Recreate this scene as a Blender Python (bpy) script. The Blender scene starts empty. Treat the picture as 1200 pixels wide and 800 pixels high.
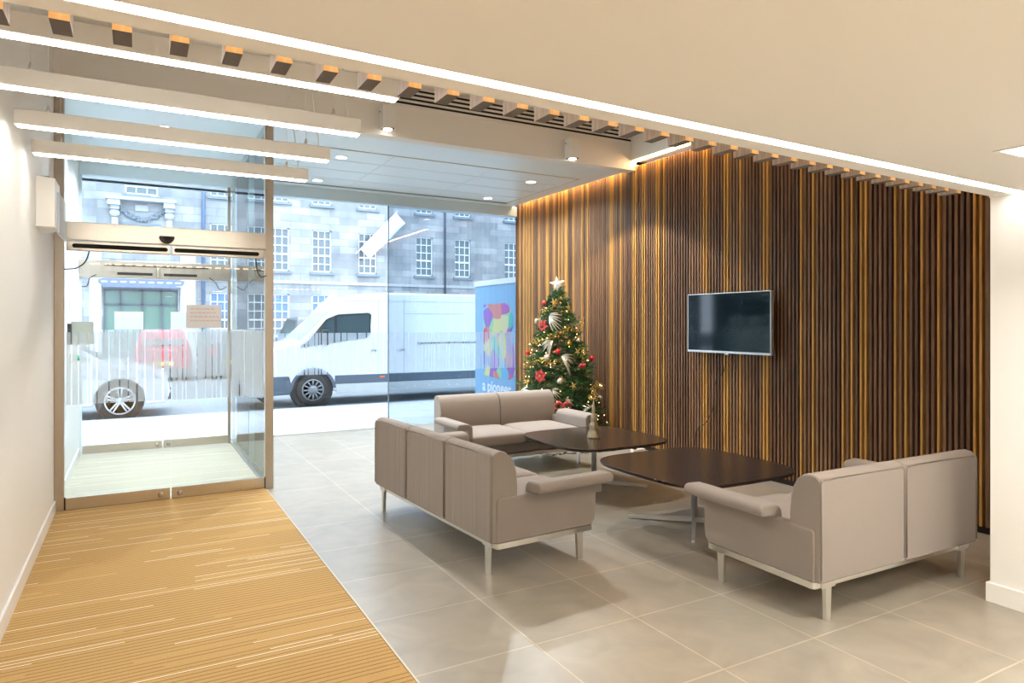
import bpy, bmesh, math, random
from mathutils import Vector, Matrix
random.seed(7)
S = bpy.context.scene
COL = S.collection
PI = math.pi

# ------------------------------------------------------------------ helpers
class MB:
    def __init__(s):
        s.v = []; s.f = []; s.m = []; s.sm = []
    def add(s, vs, fs, mi=0, smooth=False):
        b = len(s.v); s.v += [tuple(p) for p in vs]
        for f in fs:
            s.f.append(tuple(i + b for i in f)); s.m.append(mi); s.sm.append(smooth)
        return s
    def box(s, x0, x1, y0, y1, z0, z1, mi=0):
        vs = [(x0,y0,z0),(x1,y0,z0),(x1,y1,z0),(x0,y1,z0),(x0,y0,z1),(x1,y0,z1),(x1,y1,z1),(x0,y1,z1)]
        return s.add(vs, [(0,3,2,1),(4,5,6,7),(0,1,5,4),(1,2,6,5),(2,3,7,6),(3,0,4,7)], mi)
    def prism(s, pts, a, b, axis='x', mi=0, smooth=False):
        """closed 2-D outline swept along an axis. axis x: pts=(y,z); y: pts=(x,z); z: pts=(x,y)"""
        n = len(pts)
        def mk(p, t):
            return {'x': (t, p[0], p[1]), 'y': (p[0], t, p[1]), 'z': (p[0], p[1], t)}[axis]
        vs = [mk(p, a) for p in pts] + [mk(p, b) for p in pts]
        fs = [(i, (i+1) % n, (i+1) % n + n, i + n) for i in range(n)]
        base = len(s.v)
        s.add(vs, fs, mi, smooth)
        s.f.append(tuple(base + i for i in reversed(range(n)))); s.m.append(mi); s.sm.append(False)
        s.f.append(tuple(base + n + i for i in range(n))); s.m.append(mi); s.sm.append(False)
        return s
    def tube(s, pts, r, n=8, mi=0, cap=True):
        pts = [Vector(p) for p in pts]
        rs = r if isinstance(r, (list, tuple)) else [r] * len(pts)
        rings = []
        up = None
        for i, p in enumerate(pts):
            d = (pts[min(i+1, len(pts)-1)] - pts[max(i-1, 0)])
            if d.length < 1e-9: d = Vector((0,0,1))
            d.normalize()
            if up is None:
                up = Vector((0,0,1)) if abs(d.z) < .9 else Vector((1,0,0))
            a = d.cross(up)
            if a.length < 1e-4: a = d.cross(Vector((0.3,1,0.2)))
            a.normalize(); b = d.cross(a).normalized(); up = -b if False else up
            rings.append([p + (a*math.cos(2*PI*k/n) + b*math.sin(2*PI*k/n)) * rs[i] for k in range(n)])
        vs = [q for ring in rings for q in ring]; fs = []
        for i in range(len(pts)-1):
            for k in range(n):
                fs.append((i*n+k, i*n+(k+1)%n, (i+1)*n+(k+1)%n, (i+1)*n+k))
        if cap:
            fs.append(tuple(range(n))); fs.append(tuple((len(pts)-1)*n + k for k in reversed(range(n))))
        return s.add(vs, fs, mi, True)
    def lathe(s, prof, c=(0,0,0), n=24, mi=0, axis='z', smooth=True, cap=True):
        vs = []; fs = []
        for (r, h) in prof:
            for k in range(n):
                t = 2*PI*k/n
                if axis == 'z': p = (c[0]+r*math.cos(t), c[1]+r*math.sin(t), c[2]+h)
                elif axis == 'y': p = (c[0]+r*math.cos(t), c[1]+h, c[2]+r*math.sin(t))
                else: p = (c[0]+h, c[1]+r*math.cos(t), c[2]+r*math.sin(t))
                vs.append(p)
        m = len(prof)
        for i in range(m-1):
            for k in range(n):
                fs.append((i*n+k, i*n+(k+1)%n, (i+1)*n+(k+1)%n, (i+1)*n+k))
        if cap: fs.append(tuple(reversed(range(n)))); fs.append(tuple((m-1)*n+k for k in range(n)))
        return s.add(vs, fs, mi, smooth)
    def ball(s, c, r, n=14, mi=0):
        prof = [(max(r*math.sin(PI*i/8), 1e-4), -r*math.cos(PI*i/8)) for i in range(9)]
        return s.lathe(prof, c, n, mi)
    def build(s, name, mat, parent=None, bevel=0, seg=2, sub=0, flat=False):
        me = bpy.data.meshes.new(name)
        me.from_pydata(s.v, [], s.f)
        mats = mat if isinstance(mat, (list, tuple)) else [mat]
        for m in mats: me.materials.append(m)
        for i, p in enumerate(me.polygons):
            p.material_index = s.m[i]; p.use_smooth = s.sm[i]
        bm = bmesh.new(); bm.from_mesh(me)
        bmesh.ops.remove_doubles(bm, verts=bm.verts, dist=1e-6)
        if not flat: bmesh.ops.recalc_face_normals(bm, faces=bm.faces)
        bm.to_mesh(me); bm.free()
        me.update()
        o = bpy.data.objects.new(name, me); COL.objects.link(o)
        if parent is not None: o.parent = parent
        if bevel:
            for p in me.polygons: p.use_smooth = True
            md = o.modifiers.new('bevel', 'BEVEL'); md.width = bevel; md.segments = seg
            md.limit_method = 'ANGLE'; md.angle_limit = math.radians(35); md.harden_normals = True
        if sub:
            md = o.modifiers.new('sub', 'SUBSURF'); md.levels = sub; md.render_levels = sub
        return o

def tag(o, label=None, cat=None, group=None, kind=None):
    if label: o['label'] = label
    if cat: o['category'] = cat
    if group: o['group'] = group
    if kind: o['kind'] = kind
    return o
def empty(name, loc=(0,0,0), rz=0):
    o = bpy.data.objects.new(name, None); COL.objects.link(o)
    o.location = loc; o.rotation_euler = (0, 0, rz); o.empty_display_size = .1
    return o
def children(o): return [c for c in bpy.data.objects if c.parent == o]
def copy_tree(o, parent=None):
    c = o.copy(); COL.objects.link(c); c.parent = parent
    for ch in children(o): copy_tree(ch, c)
    return c
def struct(o): return tag(o, kind='structure')

# ------------------------------------------------------------------ materials
def newmat(name):
    m = bpy.data.materials.new(name); m.use_nodes = True
    nt = m.node_tree
    return m, nt, nt.nodes['Principled BSDF']
def setp(b, col=None, rough=None, metal=None, spec=None, emis=None, es=None, sheen=None, coat=None):
    if col: b.inputs['Base Color'].default_value = (*col, 1)
    if rough is not None: b.inputs['Roughness'].default_value = rough
    if metal is not None: b.inputs['Metallic'].default_value = metal
    if spec is not None: b.inputs['Specular IOR Level'].default_value = spec
    if emis: b.inputs['Emission Color'].default_value = (*emis, 1)
    if es is not None: b.inputs['Emission Strength'].default_value = es
    if sheen is not None: b.inputs['Sheen Weight'].default_value = sheen
    if coat is not None: b.inputs['Coat Weight'].default_value = coat
def N(nt, t, **kw):
    n = nt.nodes.new(t)
    for k, v in kw.items(): setattr(n, k, v)
    return n
def mat(name, col, rough=.5, metal=0, spec=.5, var=.06, scale=6, bump=0, **kw):
    m, nt, b = newmat(name)
    setp(b, col, rough, metal, spec, **kw)
    tc = N(nt, 'ShaderNodeTexCoord'); no = N(nt, 'ShaderNodeTexNoise'); no.inputs['Scale'].default_value = scale
    no.inputs['Detail'].default_value = 4
    nt.links.new(tc.outputs['Object'], no.inputs['Vector'])
    mx = N(nt, 'ShaderNodeMix', data_type='RGBA')
    mx.inputs['A'].default_value = (*[c*(1-var) for c in col], 1)
    mx.inputs['B'].default_value = (*[min(1, c*(1+var)) for c in col], 1)
    nt.links.new(no.outputs['Fac'], mx.inputs['Factor'])
    nt.links.new(mx.outputs['Result'], b.inputs['Base Color'])
    if bump:
        bp = N(nt, 'ShaderNodeBump'); bp.inputs['Strength'].default_value = bump; bp.inputs['Distance'].default_value = .01
        nt.links.new(no.outputs['Fac'], bp.inputs['Height']); nt.links.new(bp.outputs['Normal'], b.inputs['Normal'])
    return m
def emit(name, col, strength):
    m, nt, b = newmat(name); setp(b, (.8,.8,.8), .5, emis=col, es=strength); return m
def glass(name, tint=(1,1,1), refl=1.0, ior=1.45):
    m, nt, b = newmat(name); nt.nodes.remove(b)
    out = nt.nodes['Material Output']
    tr = N(nt, 'ShaderNodeBsdfTransparent'); tr.inputs['Color'].default_value = (*tint, 1)
    gl = N(nt, 'ShaderNodeBsdfGlossy'); gl.inputs['Roughness'].default_value = 0.0
    gl.inputs['Color'].default_value = (refl, refl, refl, 1)
    fr = N(nt, 'ShaderNodeFresnel'); fr.inputs['IOR'].default_value = ior
    no = N(nt, 'ShaderNodeTexNoise'); no.inputs['Scale'].default_value = .7
    mx = N(nt, 'ShaderNodeMixShader')
    nt.links.new(fr.outputs[0], mx.inputs[0]); nt.links.new(tr.outputs[0], mx.inputs[1]); nt.links.new(gl.outputs[0], mx.inputs[2])
    nt.links.new(mx.outputs[0], out.inputs['Surface'])
    return m
def frosted(name, alpha, col=(.9,.95,1)):
    m, nt, b = newmat(name); nt.nodes.remove(b)
    out = nt.nodes['Material Output']
    tr = N(nt, 'ShaderNodeBsdfTransparent'); di = N(nt, 'ShaderNodeBsdfTranslucent'); d2 = N(nt, 'ShaderNodeBsdfDiffuse')
    di.inputs['Color'].default_value = (*col, 1); d2.inputs['Color'].default_value = (*col, 1)
    ad = N(nt, 'ShaderNodeMixShader'); ad.inputs[0].default_value = .2 if alpha < .9 else .6
    mx = N(nt, 'ShaderNodeMixShader'); mx.inputs[0].default_value = alpha
    nt.links.new(di.outputs[0], ad.inputs[1]); nt.links.new(d2.outputs[0], ad.inputs[2])
    nt.links.new(tr.outputs[0], mx.inputs[1]); nt.links.new(ad.outputs[0], mx.inputs[2])
    nt.links.new(mx.outputs[0], out.inputs['Surface'])
    return m

def wood(name, dark, light, rough=.5, stretch=(14,14,.7), scale=5, bump=.15, coat=0):
    m, nt, b = newmat(name); setp(b, dark, rough, coat=coat)
    tc = N(nt, 'ShaderNodeTexCoord'); mp = N(nt, 'ShaderNodeMapping'); mp.inputs['Scale'].default_value = stretch
    no = N(nt, 'ShaderNodeTexNoise'); no.inputs['Scale'].default_value = scale; no.inputs['Detail'].default_value = 6
    no.inputs['Distortion'].default_value = .6
    cr = N(nt, 'ShaderNodeValToRGB')
    cr.color_ramp.elements[0].position = .3; cr.color_ramp.elements[0].color = (*dark, 1)
    cr.color_ramp.elements[1].position = .72; cr.color_ramp.elements[1].color = (*light, 1)
    nt.links.new(tc.outputs['Object'], mp.inputs['Vector']); nt.links.new(mp.outputs[0], no.inputs['Vector'])
    nt.links.new(no.outputs['Fac'], cr.inputs['Fac']); nt.links.new(cr.outputs['Color'], b.inputs['Base Color'])
    bp = N(nt, 'ShaderNodeBump'); bp.inputs['Strength'].default_value = bump; bp.inputs['Distance'].default_value = .004
    nt.links.new(no.outputs['Fac'], bp.inputs['Height']); nt.links.new(bp.outputs['Normal'], b.inputs['Normal'])
    return m

M = {}
M['white'] = mat('white_plaster', (.86,.86,.85), .6, var=.015, scale=2)
M['ceil'] = mat('ceiling_paint', (.83,.81,.775), .75, var=.01, scale=1.5)
M['panel'] = mat('ceiling_panel', (.74,.84,.90), .35, var=.01, scale=1.5)
M['gloss'] = mat('skirting_paint', (.88,.88,.87), .35, var=.01)
M['steel'] = mat('brushed_steel', (.62,.57,.50), .32, 1, var=.05, scale=30)
M['steel_post'] = mat('bronze_steel', (.52,.46,.39), .38, 1, var=.05, scale=20)
M['alu'] = mat('satin_aluminium', (.80,.79,.76), .28, 1, var=.03, scale=20)
M['chrome'] = mat('chrome', (.74,.76,.79), .3, .55, var=.02)
M['black'] = mat('black_plastic', (.012,.012,.013), .45)
M['rubber'] = mat('black_rubber', (.02,.02,.022), .8)
M['dark'] = mat('dark_slot', (.01,.01,.01), .9)
M['glass'] = glass('clear_glass', (.97,.99,1))
M['glass_blue'] = glass('tinted_glass', (.70,.75,.79))
M['glass_green'] = glass('green_edged_glass', (.90,.97,.965))
M['frost'] = frosted('frosted_film', .38, (.95,.98,1))
M['frost_light'] = frosted('light_frosted_film', .32, (.8,.9,1))
M['whiteplastic'] = mat('white_plastic', (.82,.82,.8), .4, var=.02)
M['greygreen'] = mat('grey_green_metal', (.40,.42,.36), .5, var=.02)
M['green'] = mat('green_plastic', (.02,.35,.18), .4)
M['lamp'] = emit('led_diffuser', (1,.94,.84), 32)
M['strip'] = emit('led_strip', (1,.94,.85), 14)
M['warm'] = emit('warm_led', (1,.58,.22), 44)
M['spot'] = emit('spot_lamp', (1,.93,.82), 14)
M['down'] = emit('downlight_lamp', (1,.93,.82), 12)
M['fairy'] = emit('fairy_light', (1,.62,.22), 6)

# floor tiles -------------------------------------------------------
def tile_mat(name, c1, c2, grout, sx, sy, ox, oy, rough, off=0.0, mort=.005, coat=0):
    m, nt, b = newmat(name); setp(b, c1, rough, spec=.9, coat=coat)
    tc = N(nt, 'ShaderNodeTexCoord')
    mp = N(nt, 'ShaderNodeMapping'); mp.inputs['Location'].default_value = (-ox, -oy, 0)
    nt.links.new(tc.outputs['Object'], mp.inputs['Vector'])
    br = N(nt, 'ShaderNodeTexBrick'); br.offset = off; br.squash = 1
    br.inputs['Scale'].default_value = 1; br.inputs['Brick Width'].default_value = sx; br.inputs['Row Height'].default_value = sy
    br.inputs['Mortar Size'].default_value = mort; br.inputs['Mortar Smooth'].default_value = .2
    br.inputs['Color1'].default_value = (*c1, 1); br.inputs['Color2'].default_value = (*c2, 1); br.inputs['Mortar'].default_value = (*grout, 1)
    nt.links.new(mp.outputs[0], br.inputs['Vector'])
    no = N(nt, 'ShaderNodeTexNoise'); no.inputs['Scale'].default_value = 3.5; no.inputs['Detail'].default_value = 8; no.inputs['Distortion'].default_value = 1.2
    nt.links.new(tc.outputs['Object'], no.inputs['Vector'])
    cr = N(nt, 'ShaderNodeValToRGB'); cr.color_ramp.elements[0].color = (.84,.84,.84,1); cr.color_ramp.elements[1].color = (1.08,1.08,1.08,1)
    cr.color_ramp.elements[0].position = .3; cr.color_ramp.elements[1].position = .7
    nt.links.new(no.outputs['Fac'], cr.inputs['Fac'])
    mx = N(nt, 'ShaderNodeMix', data_type='RGBA', blend_type='MULTIPLY'); mx.inputs['Factor'].default_value = 1
    nt.links.new(br.outputs['Color'], mx.inputs['A']); nt.links.new(cr.outputs['Color'], mx.inputs['B'])
    nt.links.new(mx.outputs['Result'], b.inputs['Base Color'])
    mr = N(nt, 'ShaderNodeMapRange'); mr.inputs['To Min'].default_value = rough; mr.inputs['To Max'].default_value = rough+.015
    nt.links.new(no.outputs['Fac'], mr.inputs['Value']); nt.links.new(mr.outputs[0], b.inputs['Roughness'])
    bp = N(nt, 'ShaderNodeBump'); bp.invert = True; bp.inputs['Strength'].default_value = .3; bp.inputs['Distance'].default_value = .003
    nt.links.new(br.outputs['Fac'], bp.inputs['Height']); nt.links.new(bp.outputs['Normal'], b.inputs['Normal'])
    return m
M['tiles'] = tile_mat('floor_tiles', (.33,.30,.245), (.36,.325,.27), (.50,.44,.34), .598, .593, 1.032, 2.11, .33)
M['paving'] = tile_mat('stone_paving', (.64,.66,.69), (.72,.74,.76), (.50,.52,.55), 1.1, .62, .3, 9.6, .6, off=.5, mort=.012)
M['asphalt'] = mat('asphalt', (.20,.23,.26), .7, var=.15, scale=8)

# entrance matting --------------------------------------------------
def matting(name, pale):  # pale variant has the vestibule daylight painted into its colours
    m, nt, b = newmat(name); setp(b, rough=.85, spec=.2)
    tc = N(nt, 'ShaderNodeTexCoord'); sp = N(nt, 'ShaderNodeSeparateXYZ'); nt.links.new(tc.outputs['Object'], sp.inputs[0])
    def math_(op, a, bv=None, **kw):
        n = N(nt, 'ShaderNodeMath', operation=op)
        for i, q in enumerate((a, bv)):
            if q is None: continue
            if isinstance(q, (int, float)): n.inputs[i].default_value = q
            else: nt.links.new(q, n.inputs[i])
        return n.outputs[0]
    row = math_('MULTIPLY', sp.outputs['Y'], 30)
    fl = math_('FLOOR', row); fr = math_('FRACT', row)
    groove = math_('LESS_THAN', fr, .22)
    # per-row and along-row variation of scraper threads, their glints painted pale
    cx = N(nt, 'ShaderNodeCombineXYZ'); nt.links.new(math_('MULTIPLY', sp.outputs['X'], .45), cx.inputs[0]); nt.links.new(math_('MULTIPLY', fl, 3.17), cx.inputs[1])
    n1 = N(nt, 'ShaderNodeTexNoise'); n1.inputs['Scale'].default_value = 1.0; n1.inputs['Detail'].default_value = 1
    nt.links.new(cx.outputs[0], n1.inputs['Vector'])
    dark = math_('MULTIPLY', groove, math_('GREATER_THAN', n1.outputs['Fac'], .40))
    lt = math_('MULTIPLY', math_('LESS_THAN', math_('ABSOLUTE', math_('SUBTRACT', fr, .30)), .09), math_('GREATER_THAN', n1.outputs['Fac'], .60))
    n2 = N(nt, 'ShaderNodeTexNoise'); n2.inputs['Scale'].default_value = 120; nt.links.new(tc.outputs['Object'], n2.inputs['Vector'])
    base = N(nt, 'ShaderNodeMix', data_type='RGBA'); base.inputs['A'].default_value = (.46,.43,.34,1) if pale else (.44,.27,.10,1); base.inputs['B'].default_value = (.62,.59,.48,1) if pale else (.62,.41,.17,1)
    nt.links.new(n2.outputs['Fac'], base.inputs['Factor'])
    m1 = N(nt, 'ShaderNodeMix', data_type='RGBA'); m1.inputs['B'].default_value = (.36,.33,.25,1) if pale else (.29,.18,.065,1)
    nt.links.new(dark, m1.inputs['Factor']); nt.links.new(base.outputs['Result'], m1.inputs['A'])
    m2 = N(nt, 'ShaderNodeMix', data_type='RGBA'); m2.inputs['B'].default_value = (.95,.85,.66,1)
    nt.links.new(lt, m2.inputs['Factor']); nt.links.new(m1.outputs['Result'], m2.inputs['A'])
    nt.links.new(m2.outputs['Result'], b.inputs['Base Color'])
    bp = N(nt, 'ShaderNodeBump'); bp.invert = True; bp.inputs['Strength'].default_value = .5; bp.inputs['Distance'].default_value = .004
    nt.links.new(groove, bp.inputs['Height']); nt.links.new(bp.outputs['Normal'], b.inputs['Normal'])
    return m
M['mat'] = matting('ribbed_matting', False); M['mat_daylit'] = matting('daylit_ribbed_matting', True)

def fabric(name, col, creases=False):
    m, nt, b = newmat(name); setp(b, col, .9, spec=.15, sheen=.25)
    tc = N(nt, 'ShaderNodeTexCoord')
    mp = N(nt, 'ShaderNodeMapping'); mp.inputs['Rotation'].default_value = (0, .0, .0)
    nt.links.new(tc.outputs['Object'], mp.inputs['Vector'])
    wv = N(nt, 'ShaderNodeTexWave'); wv.bands_direction = 'DIAGONAL'; wv.inputs['Scale'].default_value = 62; wv.inputs['Distortion'].default_value = .4
    nt.links.new(mp.outputs[0], wv.inputs['Vector'])
    no = N(nt, 'ShaderNodeTexNoise'); no.inputs['Scale'].default_value = 9; nt.links.new(tc.outputs['Object'], no.inputs['Vector'])
    mx = N(nt, 'ShaderNodeMix', data_type='RGBA'); mx.inputs['A'].default_value = (*[c*.74 for c in col], 1); mx.inputs['B'].default_value = (*[c*1.12 for c in col], 1)
    nt.links.new(wv.outputs['Fac'], mx.inputs['Factor'])
    m2 = N(nt, 'ShaderNodeMix', data_type='RGBA', blend_type='MULTIPLY'); m2.inputs['Factor'].default_value = .25
    nt.links.new(mx.outputs['Result'], m2.inputs['A']); nt.links.new(no.outputs['Color'], m2.inputs['B'])
    nt.links.new(mx.outputs['Result'], b.inputs['Base Color'])
    bp = N(nt, 'ShaderNodeBump'); bp.inputs['Strength'].default_value = .25; bp.inputs['Distance'].default_value = .002
    nt.links.new(wv.outputs['Fac'], bp.inputs['Height'])
    last = bp
    if creases:
        mp2 = N(nt, 'ShaderNodeMapping'); mp2.inputs['Scale'].default_value = (26, 6, .5)
        nt.links.new(tc.outputs['Object'], mp2.inputs['Vector'])
        n3 = N(nt, 'ShaderNodeTexNoise'); n3.inputs['Scale'].default_value = 1; n3.inputs['Detail'].default_value = 2
        nt.links.new(mp2.outputs[0], n3.inputs['Vector'])
        b2 = N(nt, 'ShaderNodeBump'); b2.inputs['Strength'].default_value = .8; b2.inputs['Distance'].default_value = .012
        nt.links.new(n3.outputs['Fac'], b2.inputs['Height']); nt.links.new(bp.outputs['Normal'], b2.inputs['Normal'])
        last = b2
    nt.links.new(last.outputs['Normal'], b.inputs['Normal'])
    return m
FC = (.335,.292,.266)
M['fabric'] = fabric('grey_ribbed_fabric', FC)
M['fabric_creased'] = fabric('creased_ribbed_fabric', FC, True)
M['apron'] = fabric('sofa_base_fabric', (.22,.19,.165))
M['walnut'] = wood('walnut_slat', (.125,.058,.027), (.24,.122,.062))
M['walnut2'] = wood('mid_walnut_slat', (.165,.083,.040), (.30,.165,.088))
M['walnut3'] = wood('dark_walnut_slat', (.085,.040,.022), (.165,.085,.048))
M['oak'] = wood('pale_oak_slat', (.45,.23,.055), (.70,.40,.115))
M['slatback'] = mat('black_backing', (.015,.008,.005), .9)
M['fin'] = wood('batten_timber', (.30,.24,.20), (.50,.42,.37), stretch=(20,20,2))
M['finlit'] = wood('batten_front_warm_lit', (.62,.36,.14), (.85,.56,.28), stretch=(14,14,2))  # warm LED light on the batten fronts painted into the timber colour
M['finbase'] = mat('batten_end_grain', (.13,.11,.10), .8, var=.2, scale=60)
M['tabletop'] = wood('dark_table_veneer', (.016,.009,.007), (.042,.024,.017), rough=.22, stretch=(2,16,2), scale=4, bump=.02)

# ------------------------------------------------------------------ room
XL = -.57; XW = 5.30; YD = 6.45; YG = 9.38; ZL = 2.18; ZV = 3.87; ZC = 3.35; YB = 6.40
f = MB().box(XL-.2, XW+.25, -4.2, YG+.02, -.12, 0).build('floor', M['tiles']); struct(f)
c = MB().box(XL+.002, 1.02, -2.0, 6.44, 0.0, .008).build('entrance_mat', M['mat'], bevel=.003, seg=1)
tag(c, 'long golden ribbed entrance mat running from the foreground to the glass doors', 'mat')
c2 = MB().box(XL+.002, 1.02, 6.445, 9.06, 0.0, .008).build('entrance_mat', M['mat_daylit'], bevel=.003, seg=1)  # same matting as the hall, daylight painted into its paler colour
tag(c2, 'ribbed mat with daylight painted in, inside the glass vestibule between the door pairs', 'mat')
e = MB().box(1.02, 1.028, -2.0, 6.4, 0, .009).build('mat_edge_trim', mat('mat_trim', (.62,.56,.46), .5), c)
e['label'] = 'pale trim along the right edge of the mat'
# left wall
struct(MB().box(XL-.2, XL, -4.2, YG+.05, 0, ZV+.1).build('wall_left', M['white']))
bl = MB().box(XL, XL+.014, -4, 6.40, 0, .105).box(XL, XL+.014, 6.50, 9.0, 0, .105).build('baseboard_left', M['gloss'], bevel=.003); struct(bl)
# right side: white pier in the foreground, then the slatted wall
struct(MB().box(4.03, XW+.25, -4.2, 1.925, 0, ZL+.0).build('wall_pier', M['white']))
struct(MB().box(4.014, 4.03, -4, 1.93, 0, .105).box(4.014, 5.2, 1.925, 1.941, 0, .105).build('baseboard_right', M['gloss'], bevel=.003))
struct(MB().box(XL-.2, XW+.25, -4.2, -4.0, 0, ZL+.3).build('wall_back', M['white']))
# slatted timber wall
sl = MB()
sl.box(XW+.03, XW+.25, 1.925, YG+.02, 0, 3.40, 0)
y = 1.95; k = 0; rnd = random.Random(21); run = 0
while y < YG-.01:
    r = rnd.random()
    if r < .27 and run < 2: mi = 4
    elif r < .52: mi = 1
    elif r < .86: mi = 2
    else: mi = 3
    run = run+1 if mi == 4 else 0
    d = .052 if mi != 4 else .058
    w = .022 if mi != 4 else .017
    sl.box(XW+.03-d, XW+.031, y, y+w, .05, 3.40, mi)
    y += .0415
w_ = sl.build('wall_right', [M['slatback'], M['walnut'], M['walnut2'], M['walnut3'], M['oak']]); struct(w_)
struct(MB().box(XW-.01, XW+.03, 1.94, YG, 0, .05).build('baseboard_slats', M['slatback']))
# plaster upstand above the slats, carrying the cove LED
struct(MB().box(5.20, XW+.25, 1.86, YB, 3.46, ZV).box(5.29, XW+.25, YB, YG, 3.42, 3.52).build('wall_right_upper', M['white']))
led = MB().box(5.225, 5.265, 1.95, YG-.25, 3.445, 3.458).build('cove_light', M['warm'])
tag(led, 'glowing warm strip light washing the top of the slatted timber wall', 'light')
hous = MB().box(5.205, 5.29, 1.95, YG-.25, 3.458, 3.47).build('mounting_rail', M['alu'], led)
# low ceiling over the foreground with recessed LED strip
fa = lambda x: 1.652+.025*x      # front lip of the light slot
fb = lambda x: 1.700+.028*x      # rear lip
fe = lambda x: 1.775+.033*x      # edge of the low ceiling
lc = MB(); xa, xb = XL-.2, 4.03; xr = XW+.25
lc.prism([(xa,-4.2),(xr,-4.2),(xr,fa(4.03)),(xb,fa(xb)),(xa,fa(xa))], ZL, ZL+.3, 'z')
lc.prism([(xa,fb(xa)),(xb,fb(xb)),(xb,fe(xb)),(xa,fe(xa))], ZL, ZL+.3, 'z')
lc.prism([(xa,fa(xa)),(xb,fa(xb)),(xb,fb(xb)),(xa,fb(xa))], ZL+.05, ZL+.3, 'z')
lc.prism([(xb,fa(xb)),(xr,fa(xb)),(xr,1.93),(xb,1.93)], ZL, ZL+.3, 'z')
lc.prism([(xa,fe(xa)-.08),(xr,fe(xb)-.08),(xr,fe(xb)),(xa,fe(xa))], ZL+.3, ZV, 'z')
struct(lc.build('ceiling_low', M['ceil']))
st = empty('recessed_strip_light', (0, 0, ZL))
tag(st, 'long bright white strip light recessed along the edge of the low ceiling', 'light')
x0_, x1_ = XL+.01, 4.02
MB().prism([(x0_,fa(x0_)+.002),(x1_,fa(x1_)+.002),(x1_,fb(x1_)-.002),(x0_,fb(x0_)-.002)], .004, .014, 'z').build('diffuser', M['strip'], st)
MB().prism([(x0_,fa(x0_)+.001),(x1_,fa(x1_)+.001),(x1_,fb(x1_)-.001),(x0_,fb(x0_)-.001)], .015, .048, 'z').build('channel', M['alu'], st)
# high void ceiling
struct(MB().box(XL-.2, XW+.25, 1.70, YB+.1, ZV, ZV+.2).build('ceiling_high', M['ceil']))
# bulkhead and the ceiling by the glass
struct(MB().box(XL, XW+.25, YB, YB+.15, ZC, ZV).build('wall_bulkhead', M['ceil']))
cf = MB().box(XL, 5.20, YB+.15, YG+.3, ZC, ZC+.08)
struct(cf.build('ceiling_window_bay', M['panel']))
tr = MB().box(1.3, 4.95, 7.12, 7.132, ZC-.006, ZC).box(4.95, 4.962, 7.12, 9.1, ZC-.006, ZC)
struct(tr.build('trim_1', mat('gold_trim', (.5,.42,.28), .4)))
seams = MB()
for yy in (7.62, 8.12, 8.62): seams.box(1.1, 4.95, yy, yy+.005, ZC-.003, ZC)
for xx in (2.5, 3.75): seams.box(xx, xx+.005, 7.14, 9.1, ZC-.003, ZC)
struct(seams.build('trim_2', mat('panel_seam', (.70,.76,.79), .5)))
sd = MB().box(1.12, 4.98, 9.06, 9.14, ZC-.004, ZC+.0).build('linear_air_slot', mat('slot_grey', (.20,.24,.27), .5))
tag(sd, 'grey linear air slot in the ceiling beside the window head', 'vent')
# head band over the glazing
struct(MB().box(XL, XW+.25, YG-.06, YG+.14, 3.20, ZC).build('trim_3', mat('head_band', (.62,.74,.82), .5, var=.01)))

# bulkhead grille ---------------------------------------------------
gr = empty('air_grille', (3.25, YB, 3.69))
tag(gr, 'long slotted air grille with four black slots high on the bulkhead', 'vent')
fr_ = MB().box(-2.05, 2.05, -.004, 0, -.03, .175).build('frame', M['ceil'], gr)
for i in range(4):
    MB().box(-2.04, 2.04, -.006, -.0035, i*.046, i*.046+.021).build('slot', M['dark'], gr)

# box spots on the bulkhead ----------------------------------------
def box_spot(x, z, label):
    r = empty('box_spotlight', (x, YB, z)); tag(r, label, 'light', 'box spotlights on the bulkhead')
    h = MB().box(-.065, .065, -.145, -.02, .004, .22).box(-.05, .05, -.0205, 0, .04, .19)
    h.build('housing', M['whiteplastic'], r, bevel=.002)
    MB().box(-.055, .055, -.135, -.03, 0, .004).build('bezel', M['black'], r)
    MB().lathe([(.040,-.010),(.042,0)], (0,-.083,0), 20).build('lamp', M['spot'], r)
    MB().lathe([(.006,-.004),(.006,.004)], (-.067,-.05,.17), 10, axis='x').build('screw', M['black'], r)
    l = bpy.data.lights.new('spot', 'SPOT'); l.energy = 220; l.spot_size = 2.0; l.color = (1,.92,.80); l.shadow_soft_size = .04
    lo = bpy.data.objects.new('spot_beam', l); COL.objects.link(lo); lo.parent = r; lo.location = (0,-.083,-.02)
box_spot(2.134, 3.39, 'white box spotlight on the bulkhead beside the end of the nearest linear light')
box_spot(4.30, 3.36, 'white box spotlight on the bulkhead nearer the slatted timber wall')

# timber battens behind the ceiling edge ----------------------------
def batten():
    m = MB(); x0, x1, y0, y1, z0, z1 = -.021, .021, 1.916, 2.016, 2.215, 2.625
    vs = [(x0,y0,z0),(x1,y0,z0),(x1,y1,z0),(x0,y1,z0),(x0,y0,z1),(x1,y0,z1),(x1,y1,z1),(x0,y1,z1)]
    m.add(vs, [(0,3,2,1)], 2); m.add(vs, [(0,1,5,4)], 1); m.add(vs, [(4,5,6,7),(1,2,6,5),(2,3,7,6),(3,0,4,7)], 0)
    return m.build('timber_batten', [M['fin'], M['finlit'], M['finbase']])
proto = batten()
for i in range(-2, 33):
    o = proto if i == -2 else proto.copy()
    if i != -2: COL.objects.link(o)
    x = -.159 + .1282*i; o.location = (x, -.011 + .034*max(x, 0), 0)
    
    w = 'over the entrance mat' if x < 1.02 else ('in front of the bulkhead grille' if x < 1.72 else 'in front of the slatted timber wall')
    tag(o, 'timber batten in the ceiling edge row, ' + w, 'batten', 'timber battens ' + w)
struct(MB().box(XL, 4.03, 1.80, 2.17, 2.62, 2.66).build('trim_4', M['ceil']))
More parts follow.
